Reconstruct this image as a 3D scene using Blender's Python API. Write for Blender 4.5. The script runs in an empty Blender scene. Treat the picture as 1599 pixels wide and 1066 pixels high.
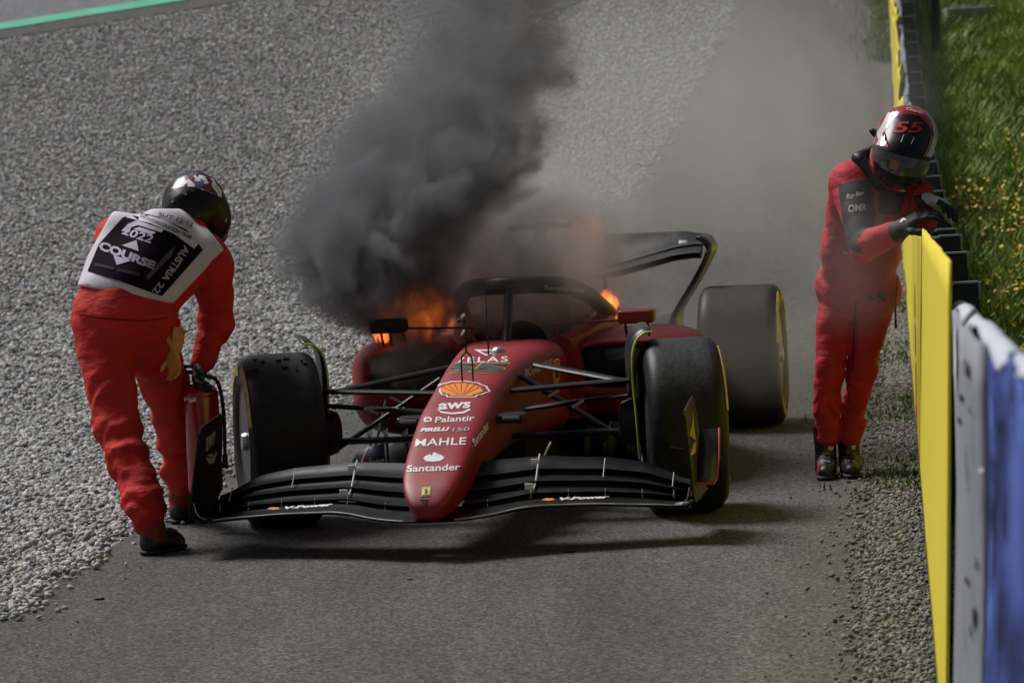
import bpy, bmesh, math, random
import numpy as np
from mathutils import Vector, Matrix
from mathutils.bvhtree import BVHTree

random.seed(7); RNG = np.random.default_rng(7)
scn = bpy.context.scene
COL = scn.collection

# ---------------------------------------------------------------- camera
PW, PH = 1599, 1066
FPX, PITCH, ROLL, CAMH = 5639.0, 0.0696, -0.0499, 1.772
_cp, _sp, _cr, _sr = math.cos(PITCH), math.sin(PITCH), math.cos(ROLL), math.sin(ROLL)
FWD = np.array([0, _cp, -_sp])
_r0 = np.array([1.0, 0, 0]); _u0 = np.array([0, _sp, _cp])
CR = _r0 * _cr + _u0 * _sr
CU = -_r0 * _sr + _u0 * _cr
CO = np.array([0, 0, CAMH])
cam = bpy.data.cameras.new('camera')
cam.sensor_width = 36.0
cam.lens = FPX * 36.0 / PW
cam.clip_start = 0.3
cam.clip_end = 3000
cam.dof.use_dof = True
cam.dof.focus_distance = 14.6
cam.dof.aperture_fstop = 7.0
camo = bpy.data.objects.new('camera', cam)
COL.objects.link(camo)
camo.matrix_world = Matrix(((CR[0], CU[0], -FWD[0], CO[0]), (CR[1], CU[1], -FWD[1], CO[1]), (CR[2], CU[2], -FWD[2], CO[2]), (0, 0, 0, 1)))
scn.camera = camo

# ---------------------------------------------------------------- sky, sun, exposure
SUN_EL, SUN_AZ = 54.0, -50.0          # azimuth from +Y, negative = to the left
world = bpy.data.worlds.new('World'); scn.world = world
world.use_nodes = True
wn = world.node_tree
wn.nodes.clear()
sky = wn.nodes.new('ShaderNodeTexSky'); sky.sky_type = 'NISHITA'; sky.sun_disc = False
sky.sun_elevation = math.radians(SUN_EL); sky.sun_rotation = math.radians(SUN_AZ)
sky.dust_density = 3.0; sky.air_density = 1.0
hsv = wn.nodes.new('ShaderNodeHueSaturation'); hsv.inputs['Saturation'].default_value = 0.5
bg = wn.nodes.new('ShaderNodeBackground'); bg.inputs['Strength'].default_value = 0.05 * 0.8
wo = wn.nodes.new('ShaderNodeOutputWorld')
wn.links.new(sky.outputs[0], hsv.inputs['Color']); wn.links.new(hsv.outputs[0], bg.inputs[0]); wn.links.new(bg.outputs[0], wo.inputs[0])
sl = bpy.data.lights.new('sun', 'SUN'); sl.energy = 4.0; sl.angle = math.radians(22); sl.color = (1.0, 0.98, 0.955)
slo = bpy.data.objects.new('sun', sl); COL.objects.link(slo)
_e, _a = math.radians(SUN_EL), math.radians(SUN_AZ)
SUNV = Vector((math.sin(_a) * math.cos(_e), math.cos(_a) * math.cos(_e), math.sin(_e)))
slo.rotation_euler = SUNV.to_track_quat('Z', 'Y').to_euler()
slo.location = SUNV * 40
vs = scn.view_settings
scn.display_settings.display_device = 'sRGB'
vs.view_transform = 'Standard'; vs.look = 'None'; vs.gamma = 1; vs.use_curve_mapping = False
vs.exposure = -0.12
cy = scn.cycles
cy.use_denoising = True; cy.use_adaptive_sampling = True; cy.adaptive_threshold = 0.03
cy.max_bounces = 6; cy.diffuse_bounces = 2; cy.glossy_bounces = 3; cy.transmission_bounces = 4
cy.transparent_max_bounces = 8; cy.volume_bounces = 1
cy.volume_step_rate = 0.9; cy.volume_max_steps = 256
cy.sample_clamp_indirect = 6.0

# ---------------------------------------------------------------- pixel / ground helpers
def pray(u, v):
    return FWD + CR * (u - PW / 2) / FPX - CU * (v - PH / 2) / FPX
def W3(u, v, y):
    d = pray(u, v); return CO + d * (y / d[1])
def project(P):
    d = np.asarray(P, float) - CO; z = d @ FWD
    return PW / 2 + FPX * (d @ CR) / z, PH / 2 - FPX * (d @ CU) / z
def G(y):
    y = np.asarray(y, float); t = np.clip(y - 17.5, 0, 32.0)
    return 0.0031 * t * t + 0.198 * np.clip(y - 49.5, 0, 40) + 0.05 * np.clip(y - 89.5, 0, 1e9)
def gpix(u, v):
    d = pray(u, v); lo, hi = 2.0, 160.0
    for _ in range(60):
        m = (lo + hi) / 2; p = CO + d * m
        if p[2] > G(p[1]): lo = m
        else: hi = m
    return CO + d * lo
UPV = np.array([0.05, 0, 1.0])        # the plumb line: the asphalt itself has a cross fall

# ---------------------------------------------------------------- car frame
CX, CY, YAW = -0.1548, 14.9467, 0.1511
_ys, _yc = math.sin(YAW), math.cos(YAW)
CFW = np.array([-_ys, -_yc, 0]); CLF = np.array([_yc, -_ys, 0])
def car(u, v, X=None, Y=None, Z=None):
    d = pray(u, v); q = CO - np.array([CX, CY, 0])
    oc = np.array([q @ CFW, q @ CLF, q[2]]); dc = np.array([d @ CFW, d @ CLF, d[2]])
    i, val = (0, X) if X is not None else (1, Y) if Y is not None else (2, Z)
    return oc + dc * ((val - oc[i]) / dc[i])

# ---------------------------------------------------------------- objects
def tag(o, label=None, cat=None, group=None, kind=None):
    if label: o['label'] = label
    if cat: o['category'] = cat
    if group: o['group'] = group
    if kind: o['kind'] = kind
    return o
def empty(name, loc=(0, 0, 0), rz=0.0, parent=None):
    o = bpy.data.objects.new(name, None); COL.objects.link(o)
    o.location = loc; o.rotation_euler = (0, 0, rz); o.parent = parent
    o.empty_display_size = 0.1
    return o
def link(name, me, mats, parent=None, smooth=True, sharp=None):
    o = bpy.data.objects.new(name, me); COL.objects.link(o)
    for m in (mats if isinstance(mats, (list, tuple)) else [mats]):
        if m is not None: me.materials.append(m)
    if smooth:
        me.polygons.foreach_set('use_smooth', [True] * len(me.polygons))
        if sharp: me.set_sharp_from_angle(angle=math.radians(sharp))
    o.parent = parent
    return o
def mesh(name, V, F, mats, parent=None, smooth=True, sharp=None):
    me = bpy.data.meshes.new(name)
    me.from_pydata([tuple(map(float, v)) for v in V], [], [tuple(map(int, f)) for f in F]); me.update()
    return link(name, me, mats, parent, smooth, sharp)
def fast_mesh(name, V, F, mats, parent=None, smooth=True, colors=None):
    """V (n,3) array, F (m,k) array of equal-size faces"""
    V = np.ascontiguousarray(V, np.float32); F = np.ascontiguousarray(F, np.int32)
    me = bpy.data.meshes.new(name); m, k = F.shape
    me.vertices.add(len(V)); me.vertices.foreach_set('co', V.ravel())
    me.loops.add(m * k); me.loops.foreach_set('vertex_index', F.ravel())
    me.polygons.add(m); me.polygons.foreach_set('loop_start', np.arange(0, m * k, k, dtype=np.int32))
    me.polygons.foreach_set('loop_total', np.full(m, k, np.int32))
    me.update(calc_edges=True)
    if colors is not None:
        a = me.color_attributes.new('tone', 'FLOAT_COLOR', 'POINT')
        c = np.ones((len(V), 4), np.float32); c[:, :3] = colors
        a.data.foreach_set('color', c.ravel())
    o = link(name, me, mats, parent, False)
    if smooth: me.polygons.foreach_set('use_smooth', np.ones(m, bool))
    return o
def bm_obj(name, bm, mats, parent=None, smooth=True, sharp=None):
    me = bpy.data.meshes.new(name); bm.normal_update(); bm.to_mesh(me); bm.free()
    return link(name, me, mats, parent, smooth, sharp)
def mirror_pts(P): return [(p[0], -p[1], p[2]) for p in P]
def mod_solid(o, t, off=0.0):
    m = o.modifiers.new('solid', 'SOLIDIFY'); m.thickness = t; m.offset = off; m.use_even_offset = False; return o
def mod_sub(o, n=1):
    m = o.modifiers.new('sub', 'SUBSURF'); m.levels = n; m.render_levels = n; return o
def mod_bevel(o, w=0.01, s=2):
    m = o.modifiers.new('bev', 'BEVEL'); m.width = w; m.segments = s; m.limit_method = 'ANGLE'; return o

def loft(name, rings, mats, parent=None, cap=True, closed=True, smooth=True, sharp=None):
    n = len(rings[0]); V = [p for r in rings for p in r]; F = []
    for i in range(len(rings) - 1):
        for j in range(n if closed else n - 1):
            k = (j + 1) % n
            F.append((i * n + j, i * n + k, (i + 1) * n + k, (i + 1) * n + j))
    if cap and closed:
        F.append(tuple(range(n))[::-1]); F.append(tuple((len(rings) - 1) * n + j for j in range(n)))
    o = mesh(name, V, F, mats, parent, smooth, sharp)
    bm = bmesh.new(); bm.from_mesh(o.data); bmesh.ops.recalc_face_normals(bm, faces=bm.faces); bm.to_mesh(o.data); bm.free()
    return o
def catmull(P, n):
    P = [np.array(p, float) for p in P]
    if len(P) < 3: return [P[0] + (P[-1] - P[0]) * t for t in np.linspace(0, 1, n)]
    Q = [2 * P[0] - P[1]] + P + [2 * P[-1] - P[-2]]; out = []
    for t in np.linspace(0, len(P) - 1 - 1e-9, n):
        i = int(t); f = t - i; a, b, c, d = Q[i:i + 4]
        out.append(0.5 * ((2 * b) + (c - a) * f + (2 * a - 5 * b + 4 * c - d) * f * f + (3 * b - a - 3 * c + d) * f ** 3))
    return out
def tube(name, path, r, mats, parent=None, n=10, flat=1.0, flatdir=None, smooth=True):
    """swept tube; r number or list; flat squeezes the section across flatdir"""
    path = [np.array(p, float) for p in path]; m = len(path)
    rr = r if isinstance(r, (list, tuple, np.ndarray)) else [r] * m
    rings = []; prev = None
    for i in range(m):
        t = path[min(i + 1, m - 1)] - path[max(i - 1, 0)]; t /= np.linalg.norm(t) + 1e-12
        ref = np.array(flatdir, float) if flatdir is not None else (prev if prev is not None else np.array([0, 0, 1.0]) if abs(t[2]) < .9 else np.array([1.0, 0, 0]))
        a = ref - t * (ref @ t)
        if np.linalg.norm(a) < 1e-4: a = np.cross(t, [0.3, 1, 0.2])
        a /= np.linalg.norm(a); b = np.cross(t, a); prev = a
        rings.append([tuple(path[i] + rr[i] * (flat * a * math.cos(x) + b * math.sin(x))) for x in np.linspace(0, 2 * math.pi, n, endpoint=False)])
    return loft(name, rings, mats, parent, smooth=smooth, sharp=60)
def box(name, c, s, mats, parent=None, bevel=0.0, rot=None):
    bm = bmesh.new(); bmesh.ops.create_cube(bm, size=1.0)
    for v in bm.verts: v.co = Vector((v.co.x * s[0], v.co.y * s[1], v.co.z * s[2]))
    if bevel: bmesh.ops.bevel(bm, geom=bm.edges[:], offset=bevel, segments=3, profile=0.6, affect='EDGES')
    if rot is not None: bmesh.ops.transform(bm, matrix=rot.to_4x4(), verts=bm.verts)
    for v in bm.verts: v.co += Vector(c)
    return bm_obj(name, bm, mats, parent, True, 35)
def lathe(name, prof, mats, parent=None, n=64, axis='Y', closed=False, matidx=None):
    """prof: (radius, along). revolve about axis"""
    V = []; F = []; mi = []
    for (r, a) in prof:
        for k in range(n):
            t = 2 * math.pi * k / n; c, s = r * math.cos(t), r * math.sin(t)
            V.append((c, a, s) if axis == 'Y' else (c, s, a) if axis == 'Z' else (a, c, s))
    m = len(prof)
    for i in range(m if closed else m - 1):
        i2 = (i + 1) % m
        for k in range(n):
            F.append((i * n + k, i * n + (k + 1) % n, i2 * n + (k + 1) % n, i2 * n + k)); mi.append(matidx[i] if matidx else 0)
    if not closed:
        if prof[0][0] > 1e-4: F.append(tuple(range(n))[::-1]); mi.append(matidx[0] if matidx else 0)
        if prof[-1][0] > 1e-4: F.append(tuple((m - 1) * n + k for k in range(n))); mi.append(matidx[-1] if matidx else 0)
    o = mesh(name, V, F, mats, parent, True, 40)
    o.data.polygons.foreach_set('material_index', mi)
    bm = bmesh.new(); bm.from_mesh(o.data); bmesh.ops.recalc_face_normals(bm, faces=bm.faces); bm.to_mesh(o.data); bm.free()
    return o
def ribbon(name, secA, secB, mats, parent=None, thick=0.004, sub=0):
    n = len(secA); V = list(secA) + list(secB); F = [(i, i + 1, n + i + 1, n + i) for i in range(n - 1)]
    o = mesh(name, V, F, mats, parent); mod_solid(o, thick)
    if sub: mod_sub(o, sub)
    return o

# ---------------------------------------------------------------- signed-distance bodies
def surface_nets(val, org, h):
    s = val < 0; nx, ny, nz = val.shape
    cnt = np.zeros((nx - 1, ny - 1, nz - 1), np.int8)
    for a in (0, 1):
        for b in (0, 1):
            for c in (0, 1): cnt += s[a:nx - 1 + a, b:ny - 1 + b, c:nz - 1 + c]
    act = (cnt > 0) & (cnt < 8); idx = np.argwhere(act)
    vid = -np.ones(act.shape, np.int32); vid[tuple(idx.T)] = np.arange(len(idx))
    acc = np.zeros((len(idx), 3)); num = np.zeros(len(idx))
    C = [np.array(c) for c in ((0,0,0),(1,0,0),(0,1,0),(1,1,0),(0,0,1),(1,0,1),(0,1,1),(1,1,1))]
    for i, j in ((0,1),(2,3),(4,5),(6,7),(0,2),(1,3),(4,6),(5,7),(0,4),(1,5),(2,6),(3,7)):
        v0 = val[tuple((idx + C[i]).T)]; v1 = val[tuple((idx + C[j]).T)]
        m = (v0 < 0) != (v1 < 0); t = np.where(m, v0 / np.where(m, v0 - v1, 1), 0)
        acc += np.where(m[:, None], C[i] + (C[j] - C[i]) * t[:, None], 0); num += m
    V = org + h * (idx + acc / num[:, None]); F = []
    for ax in range(3):
        sl0 = [slice(None)] * 3; sl1 = [slice(None)] * 3; sl0[ax] = slice(0, -1); sl1[ax] = slice(1, None)
        a, b = s[tuple(sl0)], s[tuple(sl1)]; e = np.argwhere(a != b)
        o1, o2 = [x for x in range(3) if x != ax]
        e = e[(e[:, o1] > 0) & (e[:, o2] > 0) & (e[:, o1] < val.shape[o1] - 1) & (e[:, o2] < val.shape[o2] - 1)]
        d1 = np.zeros(3, int); d1[o1] = 1; d2 = np.zeros(3, int); d2[o2] = 1
        q = np.stack([vid[tuple((e - d1 - d2).T)], vid[tuple((e - d2).T)], vid[tuple(e.T)], vid[tuple((e - d1).T)]], 1)
        flip = a[tuple(e.T)] ^ (ax == 1); q[~flip] = q[~flip][:, ::-1]; F.append(q)
    return V, np.concatenate(F)
def folds(P, seed=0):
    r = np.random.default_rng(seed); out = np.zeros(len(P))
    for f, a in ((16, 1.0), (27, .7), (44, .4)):
        k = r.normal(size=3); k[2] *= 2.2; k /= np.linalg.norm(k); w = r.normal(size=3); w2 = r.normal(size=3)
        out += a * np.sin(P @ k * f * 2 + 2.4 * np.sin(P @ w * f * .55 + 1) + 1.3 * np.sin(P @ w2 * f * .9))
    return out / 2.1
def sdf_grid(prims, h, pad=0.05, inflate=0.0, only=None):
    """prims: dict(a,b,ra,rb,k,sq=(axis vector,factor)) rounded cones; returns val, origin, id grid"""
    A = np.array([np.minimum(p['a'] - p['ra'], p['b'] - p['rb']) for p in prims]).min(0) - pad
    B = np.array([np.maximum(p['a'] + p['ra'], p['b'] + p['rb']) for p in prims]).max(0) + pad
    n = np.ceil((B - A) / h).astype(int) + 1
    val = np.full(n, 0.5); pid = np.zeros(n, np.int8)
    for q, p in enumerate(prims):
        if only is not None and q not in only: continue
        R = max(p['ra'], p['rb']) + 0.07 + inflate
        lo = np.maximum(((np.minimum(p['a'], p['b']) - R - A) / h).astype(int), 0); hi = np.minimum(((np.maximum(p['a'], p['b']) + R - A) / h).astype(int) + 2, n)
        ax = [A[i] + h * np.arange(lo[i], hi[i]) for i in range(3)]
        X = np.stack(np.meshgrid(*ax, indexing='ij'), -1).reshape(-1, 3)
        ab = p['b'] - p['a']; L2 = ab @ ab + 1e-12
        if p.get('sq'):
            e, f = p['sq']; e = e / np.linalg.norm(e); Y = X - p['a']; Y = Y + np.outer(Y @ e, e) * (1 / f - 1); abe = ab + e * (ab @ e) * (1 / f - 1)
            t = np.clip(Y @ abe / (abe @ abe + 1e-12), 0, 1); d = (np.linalg.norm(Y - t[:, None] * abe, axis=1) - (p['ra'] + (p['rb'] - p['ra']) * t)) * min(1, f)
        else:
            Y = X - p['a']; t = np.clip(Y @ ab / L2, 0, 1)
            d = np.linalg.norm(Y - t[:, None] * ab, axis=1) - (p['ra'] + (p['rb'] - p['ra']) * t)
        if p.get('w'): d = d + p['w'] * folds(X, p.get('seed', 3))
        d = d - inflate
        S = tuple(slice(lo[i], hi[i]) for i in range(3)); d = d.reshape(val[S].shape); o = val[S]; k = p.get('k', 0.03)
        hh = np.maximum(k - np.abs(o - d), 0); nv = np.minimum(o, d) - hh * hh / (4 * k)
        pid[S] = np.where(d < o, q, pid[S]); val[S] = nv
    return val, A, pid
def rc(a, b, ra, rb, k=0.03, w=0.0, seed=3, sq=None):
    return dict(a=np.array(a, float), b=np.array(b, float), ra=ra, rb=rb, k=k, w=w, seed=seed, sq=sq)
def sdf_mesh(name, prims, h, mats, parent=None, cut=None, inflate=0.0, only=None, matof=None):
    val, org, pid = sdf_grid(prims, h, 0.05 + inflate, inflate, only)
    if cut is not None:
        g = np.stack(np.meshgrid(*[org[i] + h * np.arange(val.shape[i]) for i in range(3)], indexing='ij'), -1)
        val = np.maximum(val, cut(g))
    V, F = surface_nets(val, org, h)
    if parent is not None:
        V = V - np.array(parent.location)
    o = fast_mesh(name, V, F, mats, parent)
    if matof is not None:
        cen = (V[F].mean(1) + (np.array(parent.location) if parent is not None else 0))
        ii = np.clip(np.round((cen - org) / h).astype(int), 0, np.array(val.shape) - 1)
        o.data.polygons.foreach_set('material_index', np.asarray(matof(cen, pid[tuple(ii.T)]), np.int32))
    return o

# ---------------------------------------------------------------- decals: flat print laid on a real surface
def world_bvh(objs):
    dg = bpy.context.evaluated_depsgraph_get(); V = []; F = []
    for o in objs:
        ev = o.evaluated_get(dg); me = ev.to_mesh(); b = len(V)
        V += [ev.matrix_world @ v.co for v in me.vertices]; F += [tuple(b + i for i in p.vertices) for p in me.polygons]; ev.to_mesh_clear()
    return BVHTree.FromPolygons(V, F)
_fc = bpy.data.curves.new('glyphs', 'FONT'); _fo = bpy.data.objects.new('glyphs', _fc); COL.objects.link(_fo)
def glyphs(s, bold=0.0, spacing=1.0, shear=0.0, res=3):
    _fc.body = s; _fc.size = 1; _fc.offset = bold; _fc.space_character = spacing; _fc.shear = shear; _fc.resolution_u = res
    bpy.context.view_layer.update()
    me = bpy.data.meshes.new_from_object(_fo.evaluated_get(bpy.context.evaluated_depsgraph_get()))
    bm = bmesh.new(); bm.from_mesh(me); bpy.data.meshes.remove(me)
    co = np.array([v.co[:2] for v in bm.verts]); lo, hi = co.min(0), co.max(0)
    for v in bm.verts: v.co = Vector(((v.co.x - lo[0]) / (hi[0] - lo[0]), (v.co.y - lo[1]) / (hi[1] - lo[1]), 0))
    return bm
def polybm(polys):
    bm = bmesh.new()
    for P in polys:
        vs_ = [bm.verts.new((p[0], p[1], 0)) for p in P]
        try: bm.faces.new(vs_)
        except ValueError: pass
    return bm
def quadmap(q):
    (x0, y0), (x1, y1), (x2, y2), (x3, y3) = q     # bottom-left, bottom-right, top-right, top-left
    return lambda s, t: ((1 - s) * (1 - t) * x0 + s * (1 - t) * x1 + s * t * x2 + (1 - s) * t * x3, (1 - s) * (1 - t) * y0 + s * (1 - t) * y1 + s * t * y2 + (1 - s) * t * y3)
def decal(name, bm, mp, bvh, m, parent, off=0.0025, maxlen=14.0, jump=0.25, thick=0.0):
    """bm in flat coordinates, mp maps them to photograph pixels, the print is laid on the surface under them"""
    for v in bm.verts: x, y = mp(v.co.x, v.co.y); v.co = Vector((x, y, 0))
    bmesh.ops.triangulate(bm, faces=bm.faces[:])
    for _ in range(4):
        es = [e for e in bm.edges if e.calc_length() > maxlen]
        if not es: break
        bmesh.ops.subdivide_edges(bm, edges=es, cuts=1); bmesh.ops.triangulate(bm, faces=[f for f in bm.faces if len(f.verts) > 3])
    pos = {}; bm.verts.index_update()
    for v in bm.verts:
        d = Vector(pray(v.co.x, v.co.y)).normalized(); hit, nor, _, _ = bvh.ray_cast(Vector(CO), d)
        if hit is not None:
            if nor.dot(d) > 0: nor = -nor
            pos[v.index] = hit + (nor * 0.5 - d * 0.5).normalized() * off
    V = []; idx = {}; Fc = []
    pm = parent.matrix_world.inverted() if parent is not None else Matrix()
    for f in bm.faces:
        try: P = [pos[v.index] for v in f.verts]
        except KeyError: continue
        if max((P[i] - P[i - 1]).length for i in range(3)) > jump: continue
        fc = []
        for v, p in zip(f.verts, P):
            if v.index not in idx: idx[v.index] = len(V); V.append(pm @ p)
            fc.append(idx[v.index])
        Fc.append(fc[::-1])
    bm.free()
    if not Fc: print('EMPTY DECAL', name); return None
    o = mesh(name, V, Fc, m, parent, True)
    if thick: mod_solid(o, thick)
    return o
def text(s, q, bvh, m, parent, bold=0.0, spacing=1.0, shear=0.0, off=0.0025, name='lettering'):
    return decal(name, glyphs(s, bold, spacing, shear), quadmap(q), bvh, m, parent, off)
def line_text(s, p0, p1, h, bvh, m, parent, up=None, **k):
    """text along a pixel baseline p0->p1 of pixel height h"""
    p0, p1 = np.array(p0, float), np.array(p1, float)
    if up is None: d = (p1 - p0) / np.linalg.norm(p1 - p0); up = np.array([d[1], -d[0]])
    up = np.array(up, float); up = up / np.linalg.norm(up) * h
    return text(s, (tuple(p0), tuple(p1), tuple(p1 + up), tuple(p0 + up)), bvh, m, parent, **k)
def shape(polys, bvh, m, parent, name='emblem', off=0.0025, **k):
    return decal(name, polybm(polys), lambda x, y: (x, y), bvh, m, parent, off, **k)

# ---------------------------------------------------------------- materials
def nodes(m):
    m.use_nodes = True; return m.node_tree, m.node_tree.nodes['Principled BSDF']
def mat(name, col, rough=0.5, metal=0.0, var=0.0, vscale=6.0, bump=0.0, bscale=60.0, coat=0.0, spec=0.5, col2=None, vdet=4.0, stretch=None):
    m = bpy.data.materials.new(name); nt, b = nodes(m); L = nt.links
    b.inputs['Roughness'].default_value = rough; b.inputs['Metallic'].default_value = metal
    b.inputs['Coat Weight'].default_value = coat; b.inputs['Coat Roughness'].default_value = 0.12; b.inputs['Specular IOR Level'].default_value = spec
    b.inputs['Base Color'].default_value = (*col, 1)
    tc = nt.nodes.new('ShaderNodeTexCoord'); vec = tc.outputs['Object']
    if stretch:
        mp = nt.nodes.new('ShaderNodeMapping'); mp.inputs['Scale'].default_value = stretch; L.new(vec, mp.inputs[0]); vec = mp.outputs[0]
    if var or col2:
        n = nt.nodes.new('ShaderNodeTexNoise'); n.inputs['Scale'].default_value = vscale; n.inputs['Detail'].default_value = vdet; L.new(vec, n.inputs['Vector'])
        r = nt.nodes.new('ShaderNodeValToRGB'); r.color_ramp.elements[0].position = 0.35; r.color_ramp.elements[1].position = 0.68
        c2 = col2 if col2 else tuple(min(1, c * (1 + var)) for c in col); c1 = col if col2 else tuple(c * (1 - var) for c in col)
        r.color_ramp.elements[0].color = (*c1, 1); r.color_ramp.elements[1].color = (*c2, 1)
        L.new(n.outputs['Fac'], r.inputs[0]); L.new(r.outputs[0], b.inputs['Base Color'])
        rr = nt.nodes.new('ShaderNodeMapRange'); rr.inputs['To Min'].default_value = max(0.03, rough - 0.08); rr.inputs['To Max'].default_value = min(1, rough + 0.1)
        L.new(n.outputs['Fac'], rr.inputs[0]); L.new(rr.outputs[0], b.inputs['Roughness'])
    if bump:
        n2 = nt.nodes.new('ShaderNodeTexNoise'); n2.inputs['Scale'].default_value = bscale; n2.inputs['Detail'].default_value = 3; L.new(vec, n2.inputs['Vector'])
        bp = nt.nodes.new('ShaderNodeBump'); bp.inputs['Strength'].default_value = bump; bp.inputs['Distance'].default_value = 0.01
        L.new(n2.outputs['Fac'], bp.inputs['Height']); L.new(bp.outputs[0], b.inputs['Normal'])
    return m
def emis(name, col, s):
    m = bpy.data.materials.new(name); nt, b = nodes(m); b.inputs['Base Color'].default_value = (*col, 1)
    b.inputs['Emission Color'].default_value = (*col, 1); b.inputs['Emission Strength'].default_value = s; return m
M = dict(
    red=mat('matte_red_paint', (0.25, 0.007, 0.015), 0.5, var=0.10, vscale=9, bump=0.02, bscale=40),
    carbon=mat('black_carbon', (0.008, 0.008, 0.009), 0.42, var=0.35, vscale=14, bump=0.03, bscale=220, spec=0.22),
    carbon_grey=mat('grey_carbon', (0.020, 0.021, 0.024), 0.38, var=0.3, vscale=12, spec=0.35),
    dark=mat('dark_inside', (0.006, 0.006, 0.007), 0.7),
    tyre=mat('tyre_rubber', (0.010, 0.010, 0.011), 0.5, var=0.4, vscale=22, bump=0.06, bscale=90, spec=0.3),
    tread=mat('scrubbed_tread', (0.010, 0.010, 0.011), 0.62, var=0.6, vscale=16, bump=0.22, bscale=38, spec=0.35),
    rim=mat('grey_rim', (0.03, 0.03, 0.032), 0.3, 0.4),
    yellow=mat('yellow_marking', (0.52, 0.36, 0.12), 0.6, var=0.3, vscale=30),
    lime=mat('lime_edge', (0.36, 0.50, 0.04), 0.4),
    white=mat('white_print', (0.72, 0.70, 0.70), 0.5),
    dimwhite=mat('grey_print', (0.34, 0.33, 0.33), 0.5),
    gold=mat('gold_print', (0.42, 0.28, 0.06), 0.5),
    orange=mat('orange_print', (0.75, 0.25, 0.01), 0.5),
    black=mat('black_print', (0.008, 0.008, 0.008), 0.5),
    grey_print=mat('dark_grey_print', (0.05, 0.05, 0.05), 0.5),
    navy=mat('navy_print', (0.012, 0.018, 0.04), 0.4),
    silver=mat('silver_metal', (0.55, 0.55, 0.54), 0.3, 0.8),
    pink=mat('bright_red_edge', (0.5, 0.02, 0.03), 0.4),
    redprint=mat('red_print', (0.45, 0.01, 0.02), 0.5),
    suit_m=mat('orange_red_suit', (0.54, 0.014, 0.008), 0.8, var=0.16, vscale=11, bump=0.7, bscale=28, stretch=(.7, .7, 1.5)),
    suit_d=mat('red_race_suit', (0.46, 0.013, 0.028), 0.75, var=0.14, vscale=10, bump=0.7, bscale=28, stretch=(.7, .7, 1.5)),
    suit_k=mat('black_race_suit', (0.012, 0.012, 0.013), 0.75, bump=0.2, bscale=240),
    cloth_w=mat('white_vest_cloth', (0.60, 0.56, 0.62), 0.8, var=0.08, vscale=8, bump=0.15, bscale=200),
    cloth_k=mat('black_vest_panel', (0.006, 0.005, 0.008), 0.95, col2=(0.014, 0.006, 0.018), vscale=5, spec=0.08),
    violet=mat('violet_vest_print', (0.40, 0.34, 0.46), 0.8),
    shoe=mat('black_shoe_leather', (0.010, 0.009, 0.009), 0.45, var=0.4, vscale=30, bump=0.15, bscale=120),
    shoe_r=mat('red_shoe_leather', (0.20, 0.008, 0.008), 0.55, var=0.3, vscale=20),
    helm_k=mat('black_helmet_paint', (0.005, 0.005, 0.006), 0.36, coat=0.05, spec=0.3),
    helm_r=mat('red_helmet_paint', (0.33, 0.008, 0.02), 0.22, coat=0.6),
    helm_w=mat('white_helmet_paint', (0.62, 0.62, 0.64), 0.25, coat=0.6),
    visor=mat('tinted_visor', (0.035, 0.018, 0.014), 0.08, coat=1.0, spec=0.9),
    glove_y=mat('yellow_leather', (0.62, 0.30, 0.05), 0.7, var=0.2, vscale=20),
    glove_k=mat('black_glove', (0.012, 0.012, 0.013), 0.7, bump=0.2, bscale=160),
    glove_w=mat('white_glove', (0.55, 0.55, 0.55), 0.7, var=0.1, vscale=20),
    ext=mat('extinguisher_red', (0.36, 0.009, 0.012), 0.25, coat=0.5),
    sock=mat('white_sock', (0.6, 0.6, 0.6), 0.9),
)
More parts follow.
